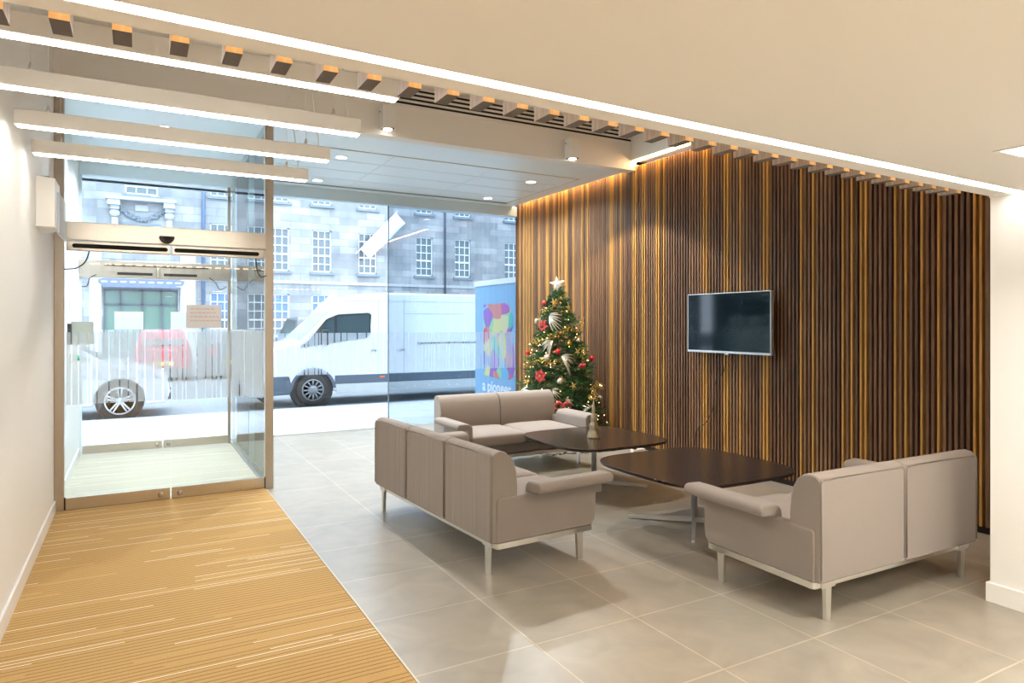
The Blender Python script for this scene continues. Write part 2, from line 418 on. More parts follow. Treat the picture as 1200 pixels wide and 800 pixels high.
w2 = MB().prism([(XL,fe(XL)+.002),(4.0,fe(4.0)+.002),(4.0,fe(4.0)+.009),(XL,fe(XL)+.009)], 2.33, 2.345, 'z').build('batten_backlight', emit('batten_led', (1,.72,.42), 14))
tag(w2, 'warm strip light hidden behind the low ceiling edge that lights the batten fronts', 'light')

# suspended linear lights -------------------------------------------
def linear(y, x1, label):
    x0 = -.535
    r = empty('linear_pendant_light', ((x0+x1)/2, y, 2.49)); tag(r, label, 'light', 'suspended linear lights over the entrance mat')
    L = (x1-x0)/2
    MB().box(-L, L, -.032, .032, .008, .085).build('housing', mat('pendant_white', (.80,.78,.74), .45, var=.01), r, bevel=.003)
    MB().box(-L+.012, L-.012, -.017, .017, 0, .010).build('diffuser', M['lamp'], r)
    for sx in (-L+.14, L-.14):
        MB().tube([(sx,0,.085),(sx,0,ZV-2.49)], .0016, 6).build('wire', M['alu'], r)
        MB().lathe([(.014,.085),(.010,.10),(.005,.125)], (sx,0,0), 10).build('gripper', M['alu'], r)
    pts = []
    for i in range(13):
        t = i/12; pts.append((L-.06 - .10*math.sin(t*PI*.5) , .006, .085 + t*(ZV-2.49-.085)))
    MB().tube(pts, .0035, 6).build('power_cable', M['whiteplastic'], r)
linear(2.88, 1.02, 'suspended linear light nearest the camera, first of four over the mat')
linear(3.513, 1.035, 'second suspended linear light from the camera over the mat')
linear(4.17, 1.035, 'third suspended linear light from the camera over the mat')
linear(4.818, 1.045, 'fourth suspended linear light, the one closest to the glass doors')

# recessed downlights -------------------------------------------------
def round_down(x, y, z, label, r_=.062, energy=0):
    r = empty('recessed_downlight', (x, y, z)); tag(r, label, 'light', 'round downlights in the window bay ceiling')
    MB().lathe([(r_+.012,-.004),(r_+.012,0),(r_,0.0),(r_,-.004)], (0,0,0), 28).build('bezel', M['whiteplastic'], r)
    MB().lathe([(r_-.002,-.006),(r_-.004,-.0045)], (0,0,0), 28).build('lamp', M['down'], r)
round_down(1.99, 7.47, ZC, 'round downlight beside the third linear light end, near the trim')
round_down(2.04, 8.82, ZC, 'round downlight behind the end of the fourth linear light')
round_down(4.53, 8.86, ZC, 'round downlight close to the window head and the slatted wall')
round_down(4.50, 7.57, ZC, 'round downlight in the bay corner nearest the bulkhead and slatted wall')
round_down(.23, 7.15, ZC, 'added round fill downlight in the vestibule ceiling near the inner doors')  # both vestibule lamps are added to brighten the mat below
round_down(.23, 8.45, ZC, 'added round fill downlight in the vestibule ceiling near the outer doors')
for o_ in [o for o in bpy.data.objects if o.name.startswith('recessed_downlight')]:
    l = bpy.data.lights.new('down', 'AREA'); l.energy = 48; l.shape = 'DISK'; l.size = .1; l.color = (.86,.94,1); l.spread = 2.6
    lo = bpy.data.objects.new('downlight_beam', l); COL.objects.link(lo); lo.parent = o_; lo.location = (0,0,-.012)
def sq_down(x, y, energy, label):
    r = empty('square_downlight', (x, y, ZL)); tag(r, label, 'light', 'square downlights in the low ceiling')
    m = MB()
    for (a,b_,c_,d_) in ((-.10,.10,-.10,-.082),(-.10,.10,.082,.10),(-.10,-.082,-.082,.082),(.082,.10,-.082,.082)): m.box(a,b_,c_,d_,-.004,0)
    m.build('bezel', M['whiteplastic'], r)
    MB().box(-.082,.082,-.082,.082,-.003,-.001).build('lamp', M['down'], r)
    l = bpy.data.lights.new('down', 'AREA'); l.energy = energy; l.shape = 'SQUARE'; l.size = .16; l.color = (1,.92,.80); l.spread = 2.4
    lo = bpy.data.objects.new('downlight_beam', l); COL.objects.link(lo); lo.parent = r; lo.location = (0,0,-.012)
sq_down(3.05, 1.30, 20, 'bright square downlight in the low ceiling beside the white pier')
for (x, y) in ((.7,-.9),(2.3,-.9),(3.3,-.3),(1.5,-2.6),(3.2,-2.4)):  # unseen ceiling lamps added as fill from the camera side
    sq_down(x, y, 36, 'added square fill downlight, unseen, in the low ceiling behind the viewpoint')

# ------------------------------------------------------------------ vestibule and glazing
ps = MB().box(XL, XL+.065, YD-.03, YD+.05, 0, ZC).build('trim_5', M['steel_post'], bevel=.003); struct(ps)
ps = MB().box(1.02, 1.09, YD-.03, YD+.05, 0, ZC).build('trim_6', M['steel_post'], bevel=.003); struct(ps)
# door operator beam
op = empty('door_operator_beam', (.255, YD-.05, 2.08)); tag(op, 'wide stainless steel operator beam above the inner sliding doors', 'door operator')
MB().box(-.76, .762, -.03, .10, .085, .23).build('cover', M['steel'], op, bevel=.004)
MB().box(-.74, -.006, -.05, .02, 0, .078).build('sensor_housing', M['steel'], op, bevel=.006)
MB().box(.006, .75, -.05, .02, 0, .078).build('sensor_housing', M['steel'], op, bevel=.006)
def slot(a, b):
    p = []
    for i in range(9): t = PI/2 + PI*i/8; p.append((a+.017+.017*math.cos(t), .038+.017*math.sin(t)))
    for i in range(9): t = -PI/2 + PI*i/8; p.append((b-.017+.017*math.cos(t), .038+.017*math.sin(t)))
    return p
MB().prism(slot(-.70, -.025), -.056, -.045, 'y').build('sensor_slot', M['dark'], op)
MB().prism(slot(.022, .70), -.056, -.045, 'y').build('sensor_slot', M['dark'], op)
ms = empty('motion_sensor', (.222, YD-.085, 2.232)); tag(ms, 'small black half round motion sensor on the door operator beam', 'sensor')
hp = [(.06*math.cos(PI+PI*i/10), .062*math.sin(PI+PI*i/10)) for i in range(11)]
MB().prism(hp, -.045, 0, 'y').build('body', M['black'], ms, bevel=.012, seg=3)
MB().prism([(.03*math.cos(PI+PI*i/8), -.012+.03*math.sin(PI+PI*i/8)) for i in range(9)], -.049, -.044, 'y').build('lens', M['dark'], ms)

def stripes(x0, x1, z0, z1, y, seed, dens=1.0, gap=(.006,.014), wid=(.015,.075)):
    m = MB(); r = random.Random(seed); x = x0
    while x < x1:
        w = r.uniform(*wid); xe = min(x+w, x1)
        m.box(x, xe, y-.0004, y, z0, z1)
        x = xe + r.uniform(*gap)*dens
    return m
def leaf(n, x0, x1, y, ztop, knobx, mat_g, railh=.105, seed=1, thin=.012, sy=None):
    d = empty('door_%d' % n, ((x0+x1)/2, y, 0)); struct(d)
    h = (x1-x0)/2
    MB().box(-h, h, -thin/2, thin/2, railh, ztop).build('glass_pane', mat_g, d)
    MB().box(-h, h, -.02, .02, .012, railh+.002).build('bottom_rail', M['steel'], d, bevel=.003)
    k = MB().lathe([(.020,0),(.024,-.008),(.020,-.02),(.010,-.026)], (knobx-(x0+x1)/2, -.02, .055), 18, axis='y').build('lock_knob', M['steel_post'], d)
    stripes(-h+.005, h-.005, .85, 1.43, -thin/2-.001, seed).build('frosted_stripes', M['frost'], d)
    return d
leaf(1, XL+.075, .25, YD-.01, 2.08, .180, M['glass'], seed=3)
leaf(2, .262, 1.012, YD-.01, 2.08, .325, M['glass'], seed=4)
# dark brush seals at the rail ends
struct(MB().box(XL+.066, XL+.074, YD-.03, YD+.01, .015, .11).box(1.013, 1.0195, YD-.03, YD+.01, .015, .11).build('trim_7', M['black']))
# transom glass above the beam
w = empty('window_1', (.255, YD+.01, 2.31)); struct(w)
MB().box(-.76, .762, -.006, .006, 0, ZC-2.31).build('glass_pane', M['glass'], w)
# outer doors
YO = 9.10
leaf(3, XL+.03, .27, YO, 2.03, .215, M['glass'], seed=5)
leaf(4, .28, 1.0, YO, 2.03, .335, M['glass'], seed=6)
op2 = empty('door_operator_beam', (.225, YO, 2.03)); tag(op2, 'steel operator beam with black slots above the outer sliding doors', 'door operator')
MB().box(-.79, .79, -.06, .06, 0, .20).build('cover', M['steel'], op2, bevel=.004)
MB().box(-.55, .55, -.066, -.055, .135, .150).build('track_slot', M['dark'], op2)
MB().box(-.42, -.06, -.066, -.055, .035, .065).build('sensor_slot', M['dark'], op2)
MB().box(.06, .42, -.066, -.055, .035, .065).build('sensor_slot', M['dark'], op2)
ms2 = empty('motion_sensor', (.225, YO-.06, 2.06)); tag(ms2, 'small sensor at the middle of the outer door operator beam', 'sensor')
MB().box(-.02,.02,-.05,0,-.03,.09).build('body', M['steel_post'], ms2, bevel=.006)
w = empty('window_2', (.225, YO, 2.23)); struct(w)
MB().box(-.79, .79, -.006, .006, 0, 3.20-2.23).build('glass_pane', M['glass'], w)
struct(MB().box(.995, 1.03, YO-.03, YO+.03, 0, 3.20).build('trim_8', M['steel_post']))
struct(MB().box(XL, XL+.025, YO-.03, YO+.03, 0, 3.20).build('trim_9', M['panel']))
struct(MB().box(XL, 1.05, YO-.05, YG+.1, 3.20, ZC).build('trim_10', M['panel']))
# vestibule side glass, two panes to the ceiling
w = empty('window_3', (1.045, YD, 0)); struct(w)
MB().box(-.006, .006, .06, 1.15, .02, ZC).build('glass_pane', M['glass_green'], w)
MB().box(-.006, .006, 1.16, 2.62, .02, ZC).build('glass_pane', M['glass_green'], w)
MB().box(-.008, .008, 1.15, 1.16, .02, ZC).build('glass_joint', mat('joint_silicone', (.25,.35,.38), .5), w)
MB().box(-.015, .015, .05, 2.62, 0, .02).build('floor_channel', M['alu'], w)
stm = MB(); r = random.Random(9); yy = .08
while yy < 2.6:
    wv = r.uniform(.03,.09); stm.box(-.0075, -.0068, yy, min(yy+wv, 2.6), .85, 1.43); yy += wv + r.uniform(.012,.03)
stm.build('frosted_stripes', M['frost'], w)
# main shopfront panes
def pane(n, x0, x1, g, seed):
    w = empty('window_%d' % n, ((x0+x1)/2, YG, 0)); struct(w); h = (x1-x0)/2
    MB().box(-h, h, -.006, .006, .01, 3.20).build('glass_pane', g, w)
    stripes(-h+.01, h-.01, .80, 1.37, -.0075, seed, 1.0, (.010,.020), (.02,.13)).build('frosted_stripes', M['frost_light'], w)
    return w
pane(4, 1.06, 3.172, M['glass'], 11)
pane(5, 3.186, XW+.02, M['glass_blue'], 12)
struct(MB().box(3.172, 3.186, YG-.008, YG+.008, 0, 3.2).build('trim_11', mat('silicone', (.12,.20,.25), .5)))
struct(MB().box(1.05, XW+.02, YG-.02, YG+.02, -.005, .012).build('trim_12', mat('floor_track', (.50,.54,.57), .5)))

# notices
def notice(x0, x1, z0, z1, y, paper, label, lines=None, cat='notice'):
    r = empty('paper_notice', ((x0+x1)/2, y, z0)); tag(r, label, cat)
    h = (x1-x0)/2
    MB().box(-h, h, -.001, 0, 0, z1-z0).build('sheet', paper, r)
    if lines:
        rr = random.Random(2); H = z1-z0
        for i in range(4):
            m = MB()
            x = -h+.03; z = H*(.80-.17*i)
            while x < h-.05+.02*i-.02:
                w = rr.uniform(.012,.035); m.box(x, x+w, -.0016, -.0009, z, z+.011); x += w+.007
            m.build('faded_text_line', lines, r)
    return r
paperw = frosted('white_paper', 1.0, (.80,.82,.84))
notice(-.225, .071, 1.43, 1.64, YO-.014, paperw, 'white paper notice on the left outer glass door leaf')
notice(.36, .66, 1.43, 1.64, YO-.014, paperw, 'white paper notice on the right outer door leaf, half behind the cream one')
notice(.373, .652, 1.462, 1.662, YD-.028, frosted('cream_paper', 1.0, (.93,.92,.92)), 'cream paper notice with faint red lines on the right inner door leaf', mat('red_ink', (.88,.68,.64), .8))

# things on the left wall
bx = empty('wall_sensor_box', (XL, 5.3, 2.13)); tag(bx, 'white box unit fixed high on the left wall before the glass doors', 'wall unit')
MB().prism([(0,0),(.105,0),(.105,.32),(0,.33)], 0, .30, 'y').build('body', M['whiteplastic'], bx, bevel=.004)
MB().box(.02,.07,.05,.25,.325,.337).build('vent_slit', M['black'], bx)
MB().box(.105,.120,.12,.62,-.03,.25).build('clear_cover', frosted('cover_plastic', .45), bx, bevel=.004)
ap = empty('access_control_panel', (XL, 7.6, 1.30)); tag(ap, 'grey green control panel box on the vestibule left wall', 'control panel')
MB().box(.03,.21,0,.05,.0,.22).build('cover', M['greygreen'], ap, bevel=.003)
MB().box(0,.032,-.02,.07,0,.20).build('wall_bracket', M['rubber'], ap)
gb = empty('door_release_button', (XL, 7.95, 1.16)); tag(gb, 'green door release button under the control panel', 'button')
MB().box(0,.05,-.04,.04,-.05,.05).build('back_box', M['whiteplastic'], gb, bevel=.004)
MB().lathe([(.028,.05),(.030,.07),(.022,.085)], (0,0,0), 18, axis='x').build('button', M['green'], gb)
sw = MB().box(XL, XL+.008, 7.75, 7.79, 1.62, 1.72).build('key_switch', M['alu'], bevel=.002); tag(sw, 'small slim metal switch plate on the vestibule wall above the control panel', 'switch')
# door cables
def cable(pts, name, label, mt, r=.005, cat='cable'):
    P = [Vector(p) for p in pts]; out = []
    for i in range(len(P)-1):
        p0 = P[max(i-1,0)]; p1 = P[i]; p2 = P[i+1]; p3 = P[min(i+2, len(P)-1)]
        for s in range(6):
            t = s/6
            out.append(.5*((2*p1)+(-p0+p2)*t+(2*p0-5*p1+4*p2-p3)*t*t+(-p0+3*p1-3*p2+p3)*t**3))
    out.append(P[-1])
    o = MB().tube(out, r, 8).build(name, mt)
    return tag(o, label, cat)
cable([(-.33,6.37,2.08),(-.36,6.36,1.99),(-.42,6.36,1.94),(-.50,6.38,1.93)], 'door_loop_cable', 'black looped cable at the left end of the inner door beam', M['black'])
cable([(.93,6.37,2.08),(.94,6.36,1.98),(.97,6.36,1.92),(1.02,6.38,1.93)], 'door_loop_cable', 'black looped cable at the right end of the inner door beam', M['black'])
cable([(-.40,9.03,2.06),(-.46,9.02,2.02),(-.49,9.02,1.93),(-.54,9.04,1.92)], 'door_loop_cable', 'grey looped cable at the left end of the outer door beam', M['rubber'])
cable([(.78,9.03,2.06),(.85,9.02,2.0),(.90,9.02,1.92),(.98,9.04,1.96)], 'door_loop_cable', 'grey looped cable at the right end of the outer door beam', M['rubber'])

# ------------------------------------------------------------------ sofas
def arc(cx, cy, r, a0, a1, n):
    return [(cx + r*math.cos(math.radians(a0+(a1-a0)*i/n)), cy + r*math.sin(math.radians(a0+(a1-a0)*i/n))) for i in range(n+1)]
def rounded_cushion(x0, x1, y0, y1, z0, z1, r=.03, crown=.012, nx=10, ny=10):
    """soft box cushion: superellipsoid-like grid"""
    m = MB(); vs = []; cx, cy = (x0+x1)/2, (y0+y1)/2; hx, hy = (x1-x0)/2, (y1-y0)/2; zc = (z0+z1)/2; hz = (z1-z0)/2
    U, V = 40, 16
    def se(t, n): 
        c = math.cos(t); return math.copysign(abs(c)**(2/n), c)
    def ss(t, n):
        s_ = math.sin(t); return math.copysign(abs(s_)**(2/n), s_)
    for j in range(V+1):
        ph = -PI/2 + PI*j/V
        cr = max(abs(math.cos(ph))**(2/4.5), .001)*1.0; sz = ss(ph, 4.5)
        for i in range(U):
            th = 2*PI*i/U
            X = se(th, 12)*cr; Y = ss(th, 12)*cr
            bulge = crown*(1-X*X)*(1-Y*Y)*(1 if sz > 0 else 0)
            vs.append((cx+hx*X, cy+hy*Y, zc+hz*sz+bulge))
    fs = []
    for j in range(V):
        for i in range(U): fs.append((j*U+i, j*U+(i+1)%U, (j+1)*U+(i+1)%U, (j+1)*U+i))
    m.add(vs, fs, 0, True); return m
def make_sofa(W, n, loc, rz, label, creased):
    r = empty('sofa', loc, rz); tag(r, label, 'sofa', None)
    h = W/2; sw = W/n
    back = [(0,.205),(0,.695),(.006,.722),(.024,.738),(.06,.745),(.10,.735),(.135,.71),(.162,.665),(.178,.60),(.185,.52),(.182,.42),(.165,.36),(.15,.205)]
    for i in range(n):
        xa, xb = -h+i*sw, -h+(i+1)*sw
        b = MB().prism(back, xa+.003, xb-.003, 'x', smooth=True).build('backrest', M['fabric_creased'] if creased else M['fabric'], r, bevel=.012, seg=3)
        q = [(xa+.010,-.002,.225),(xa+.010,-.002,.70),(xa+.02,.004,.722),(xb-.02,.004,.722),(xb-.010,-.002,.70),(xb-.010,-.002,.225)]
        MB().tube(q, .0045, 6).build('piping', M['fabric'], b)
    for s in (-1, 1):
        pnl = [(.03,.205),(.03,.455),(.042,.47),(.30,.475),(.78,.50),(.785,.49),(.785,.30),(.775,.235),(.75,.205)]
        X0, X1 = (h-.042)*s, (h+.006)*s
        a = MB().prism(pnl, min(X0,X1), max(X0,X1), 'x').build('arm_panel', M['fabric'], r, bevel=.010, seg=3)
        # armrest: bent pad, vertical inside, curling outward over the panel
        o = []
        ins, out = h-.052, h+.105
        o += [(ins, .40), (ins, .49)] + arc(ins+.055, .49, .055, 180, 95, 6)[1:] + [(out-.03, .548)] + arc(out-.026, .515, .032, 80, -80, 6) + [(h+.03, .480)] + arc(h+.016, .460, .020, 90, 180, 4) + [(h-.004, .40)]
        P = [(x*s, z) for x, z in o]
        MB().prism(P, .265, .85, 'y', smooth=True).build('armrest', M['fabric'], r, bevel=.014, seg=3)
    wi = (W-.11)/n
    for i in range(n):
        xa = -h+.055+i*wi
        rounded_cushion(xa+.003, xa+wi-.003, .165, .805, .295, .425).build('seat_cushion', M['fabric'], r)
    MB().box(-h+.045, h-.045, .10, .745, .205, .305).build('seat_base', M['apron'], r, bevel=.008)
    # aluminium frame rail
    fm = MB(); x0, x1, y0, y1 = -h+.0, h-.0, .035, .765
    rail = arc(x0+.02, y0+.02, .02, 180, 270, 5) + arc(x1-.02, y0+.02, .02, 270, 360, 5) + arc(x1-.02, y1-.02, .02, 0, 90, 5) + arc(x0+.02, y1-.02, .02, 90, 180, 5)
    fm.prism(rail, .168, .203, 'z'); fm.build('frame', M['alu'], r, bevel=.003)
    for (lx, ly, rear) in ((-h+.10,.035,1),(h-.10,.035,1),(-h+.012,.66,0),(h-.012,.66,0)):
        m = MB()
        if rear:   # flat blade seen from the back, with its T plate
            m.prism([(lx-.024,.175),(lx-.017,0),(lx+.013,0),(lx+.022,.175)], ly-.012, ly+.012, 'y')
            m.box(lx-.05, lx+.05, ly-.014, ly+.02, .168, .196)
        else:
            m.prism([(ly-.028,.175),(ly-.016,0),(ly+.016,0),(ly+.026,.175)], lx-.011, lx+.011, 'x')
            m.box(lx-.012, lx+.012, ly-.05, ly+.06, .168, .196)
        m.build('leg', M['alu'], r, bevel=.002)
    return r
make_sofa(1.81, 3, (1.75, 4.40, 0), math.radians(-85.9), 'grey three seat sofa seen from behind, standing side on beside the entrance mat', True)
make_sofa(1.41, 2, (3.66, 2.165, 0), math.radians(-.7), 'grey two seat sofa with its back to the camera beside the white pier', False)
make_sofa(1.41, 2, (3.45, 6.63, 0), PI, 'grey two seat sofa facing the camera in front of the christmas tree', False)

# ------------------------------------------------------------------ tables
def se_outline(a, n, k=64):
    o = []
    for i in range(k):
        t = 2*PI*i/k; c, s_ = math.cos(t), math.sin(t)
        o.append((a*math.copysign(abs(c)**(2/n), c), a*math.copysign(abs(s_)**(2/n), s_)))
    return o
def make_table(x, y, a, label):
    r = empty('coffee_table', (x, y, 0)); tag(r, label, 'table', None)
    MB().prism(se_outline(a, 4.2), .424, .442, 'z').build('tabletop', M['tabletop'], r, bevel=.003)
    MB().prism(se_outline(a-.006, 4.2), .4185, .4242, 'z').build('edge_band', M['black'], r)
    MB().lathe([(.024,.035),(.024,.405),(.026,.405)], (0,0,0), 24).build('stem', M['chrome'], r)
    MB().lathe([(.13,.408),(.13,.4185)], (0,0,0), 28).build('mounting_plate', M['black'], r)
    for k in range(4):
        t = PI/4 + k*PI/2
        c, s_ = math.cos(t), math.sin(t); nx, ny = -s_, c
        m = MB(); L = .49
        vs = []
        for (d, w, z0, z1) in ((0.0,.017,.012,.046),(L,.011,.002,.022)):
            for sg, z in ((-1,z0),(1,z0),(1,z1),(-1,z1)):
                vs.append((c*d+nx*w*sg, s_*d+ny*w*sg, z))
        m.add(vs, [(0,1,2,3),(4,7,6,5),(0,4,5,1),(1,5,6,2),(2,6,7,3),(3,7,4,0)])
        m.lathe([(.012,0),(.012,.006)], (c*(L-.02), s_*(L-.02), 0), 12)
        m.build('foot', M['chrome'], r)
    return r
make_table(3.67, 3.77, .59, 'dark rounded square coffee table nearer the camera, with a bare top')
make_table(3.74, 5.14, .56, 'dark rounded square coffee table carrying the silver gold cone ornament')

# cone ornament on the far table
co = empty('cone_ornament', (3.70, 5.09, .442)); tag(co, 'tiered silver and gold cone tree ornament standing on the far coffee table', 'ornament')
M['champ'] = mat('champagne_glitter', (.72,.62,.45), .32, .7, var=.45, scale=90, bump=.6)
prof = [(.055,0),(.056,.012),(.047,.05),(.034,.095),(.041,.10),(.034,.13),(.022,.165),(.029,.172),(.022,.20),(.012,.24),(.019,.247),(.013,.275),(.006,.33),(.002,.36)]
lm = MB(); n = 40; vs = []; fs = []
for (rr, hh) in prof:
    for k in range(n):
        t = 2*PI*k/n; q = rr*(1+.10*math.sin(8*t + hh*40)); vs.append((q*math.cos(t), q*math.sin(t), hh))
for i in range(len(prof)-1):
    for k in range(n): fs.append((i*n+k, i*n+(k+1)%n, (i+1)*n+(k+1)%n, (i+1)*n+k))
fs.append(tuple(reversed(range(n)))); lm.add(vs, fs, 0, True); lm.build('body', M['champ'], co)
tp = MB()
for k in range(7):
    t = 2*PI*k/7
    tp.tube([(0,0,.352),(.018*math.cos(t),.018*math.sin(t),.365),(.036*math.cos(t),.036*math.sin(t),.36)], [.003,.006,.001], 6)
tp.build('gold_flower_top', mat('gold_leaf', (.75,.45,.12), .3, .9, var=.2, scale=50), co)

# ------------------------------------------------------------------ television
tv = empty('wall_television', (XW-.02, 4.87, 1.20)); tag(tv, 'flat television with silver frame mounted on the slatted timber wall', 'television')
TX = -.09
fm = MB(); hw = .545; H = .612
fm.box(TX-.012, TX+.03, -hw, hw, 0, .022).box(TX-.012, TX+.03, -hw, hw, H-.009, H).box(TX-.012, TX+.03, -hw, -hw+.009, .02, H-.008).box(TX-.012, TX+.03, hw-.009, hw, .02, H-.008)
fm.build('frame', mat('silver_frame', (.72,.74,.76), .3, .8, var=.02), tv, bevel=.0015)
m_, nt_, b_ = newmat('screen_glass'); setp(b_, (.006,.015,.025), .07, spec=.5)
MB().box(TX-.008, TX+.01, -hw+.008, hw-.008, .02, H-.008).build('screen', m_, tv)
MB().box(TX+.01, TX+.055, -hw+.05, hw-.05, .05, H-.06).build('rear_housing', M['black'], tv, bevel=.01)
MB().box(TX+.05, .02, -.15, .15, .18, .42).build('wall_bracket', M['black'], tv)
MB().box(TX-.010, TX+.01, -.02, .02, -.014, .001).build('sensor_tab', M['alu'], tv, bevel=.002)
cable([(5.19,4.90,1.22),(5.235,4.93,1.10),(5.252,4.985,1.0),(5.252,5.10,.87),(5.252,5.105,.74),(5.252,5.13,.60),(5.252,5.22,.46),(5.252,5.35,.36),(5.252,5.385,.22),(5.24,5.42,.02)], 'television_cable', 'thin black cable trailing down the timber slats below the television', M['black'], .0045)

# ------------------------------------------------------------------ christmas tree
TC = Vector((4.71, 7.25, 0)); TH = 1.93; TZ0 = .20
CR = Vector((.874,-.486,0)); CF = Vector((.486,.874,0))
def tr_r(z):
    t = max(0, min(1, (z-TZ0)/(TH-TZ0))); return .62*(1-t)**.78 + .02
tree = empty('christmas_tree', TC); tag(tree, 'green artificial christmas tree with a white star, beside the slatted timber wall', 'christmas tree')
MB().tube([(0,0,.05),(0,0,1.0),(0,0,1.85)], [.022,.018,.006], 8).build('trunk', mat('brown_trunk', (.09,.05,.03), .8), tree)
st_ = MB()
for k in range(4):
    t = PI/4+k*PI/2; st_.tube([(0,0,.10),(.14*math.cos(t),.14*math.sin(t),.06),(.27*math.cos(t),.27*math.sin(t),.008)], .008, 6)
st_.lathe([(.03,.05),(.03,.16)], (0,0,0), 12); st_.build('stand', M['black'], tree)
rt = random.Random(5); fo = [MB(), MB()]
def needles(m, p0, p1, n, ln, mi):
    d = (p1-p0); L = d.length; d.normalize()
    a = d.cross(Vector((0,0,1)));
    if a.length < .01: a = Vector((1,0,0))
    a.normalize(); b = d.cross(a)
    for i in range(n):
        t = rt.random(); ang = rt.uniform(0, 2*PI)
        base = p0 + d*L*t
        out = (a*math.cos(ang)+b*math.sin(ang))*.75 + d*.75
        out.normalize(); tip = base + out*ln*rt.uniform(.7,1.15)
        if max(tip.x, base.x) + TC.x > 5.225: continue
        sd_ = out.cross(d)
        if sd_.length < .01: continue
        sd_.normalize(); sd_ *= .0026
        m.add([base-sd_, base+sd_, tip+sd_*.6, tip-sd_*.6], [(0,1,2,3)], mi)
z = TZ0
nb = 0
while z < TH-.05:
    R = tr_r(z); cnt = int(9 + 22*R/.6)
    for k in range(cnt):
        a = rt.uniform(0, 2*PI); rr = R*rt.uniform(.80, 1.10); 
        zz = z + rt.uniform(-.03,.03)
        d = Vector((math.cos(a), math.sin(a), 0))
        p0 = Vector((0,0,zz+.02)); tip = d*rr + Vector((0,0,zz - .05*rr/.5 + rt.uniform(-.03,.05)))
        # branch needles along the outer 70 %
        s0 = p0.lerp(tip, .30)
        mi = 0 if rt.random() < .6 else 1
        needles(fo[0], s0, tip, int(34*max(R,.16)/.3), .034, mi)
        side = d.cross(Vector((0,0,1)))
        for s in (-1, 1):
            for q in (.62, .85):
                b0 = p0.lerp(tip, q); b1 = b0 + (d*.6+side*s*.8).normalized()*(.10*(R+.12)/.5+.02) + Vector((0,0,rt.uniform(0,.04)))
                needles(fo[0], b0, b1, 24, .030, mi)
    z += .062
for s in (0,1,2,3,4):
    p = Vector((0,0,TH-.12)); d = Vector((math.cos(s*1.3)*.06, math.sin(s*1.3)*.06, .10)); needles(fo[0], p, p+d, 40, .03, s % 2)
needles(fo[0], Vector((0,0,TH-.2)), Vector((.015,0,TH+.03)), 90, .03, 0)
m1 = mat('needle_green', (.020,.070,.018), .6, var=.3, scale=20); m2 = mat('needle_bright_green', (.045,.135,.028), .55, var=.3, scale=20)
fol = fo[0].build('foliage', [m1, m2], tree, flat=True)
# fairy lights
fl = MB(); 
for i in range(120):
    z = TZ0 + (TH-TZ0)*(rt.random()**1.4)*.97; a = rt.uniform(0, 2*PI); rr = tr_r(z)*rt.uniform(.85,1.02)
    c = (rr*math.cos(a), rr*math.sin(a), z-.03)
    if c[0] + TC.x > 5.22: continue
    fl.lathe([(.0005,-.007),(.0055,-.002),(.0055,.004),(.0005,.008)], c, 6)
fl_o = fl.build('fairy_lights', M['fairy'], tree); fl_o['kind'] = 'stuff'

def surf(l, z, push=.01):
    """point on the tree's side: l metres sideways, height z, on the room side"""
    R = tr_r(z)*.97; l2 = max(-R*.98, min(R*.98, l)); d = math.sqrt(max(R*R-l2*l2, 0))
    return TC + CR*l + Vector((0,0,z)) - CF*(d+push)
GRP = 'tree decorations'
gold = mat('gold_metal', (.80,.48,.10), .25, .9, var=.15, scale=30)
goldleaf = mat('gold_foil', (.88,.62,.20), .28, .85, var=.25, scale=60)
redg = mat('red_glitter', (.62,.025,.03), .35, .3, var=.4, scale=120, bump=.3)
silv = mat('champagne_bauble', (.72,.64,.52), .25, .7, var=.25, scale=60, bump=.2)
redv = mat('red_velvet', (.50,.03,.035), .75, sheen=.4, var=.3, scale=60)
swhite = mat('silver_white', (.80,.80,.78), .35, .3, var=.1, scale=60)
silverleaf = mat('silver_leaf', (.72,.69,.60), .3, .7, var=.2, scale=60)
def bauble(l, z, r, mt, label):
    p = surf(l, z, .015); o = empty('bauble', p); tag(o, label, 'bauble', None)
    MB().ball((0,0,0), r, 20).build('ball', mt, o)
    MB().lathe([(.008,r-.002),(.008,r+.008)], (0,0,0), 10).build('cap', gold, o)
    MB().tube([(0,0,r+.006),(.004,0,r+.02),(0,0,r+.03)], .0012, 5).build('hanging_loop', gold, o)
for a in ((-.18,1.755,.030,redg,'red bauble highest on the tree, left of the gold star'),
          (-.025,1.158,.033,redg,'red bauble at the middle of the tree between two pale baubles'),
          (-.385,1.13,.030,redg,'red bauble at the left edge of the tree at mid height'),
          (.425,1.06,.033,redg,'red bauble at the right edge of the tree'),
          (.12,1.253,.034,gold,'gold bauble at mid height right of the trunk'),
          (-.385,.775,.032,gold,'gold bauble low on the left of the tree'),
          (.245,1.29,.033,silv,'champagne bauble right of the upper gold bauble'),
          (-.155,1.085,.042,silv,'large champagne bauble left of the middle red bauble'),
          (-.005,.80,.042,silv,'large champagne bauble low at the centre of the tree'),
          (.52,.565,.038,silv,'champagne bauble low at the right edge of the tree'),
          (-.275,1.53,.032,silv,'pale gold bauble at the upper left edge of the tree')):
    bauble(*a)
def facing(o, p):   # turn local -Y toward the room along the tree normal
    n = Vector((p.x-TC.x, p.y-TC.y, 0)).normalized(); o.rotation_euler = (0, 0, math.atan2(n.y, n.x)+PI/2)
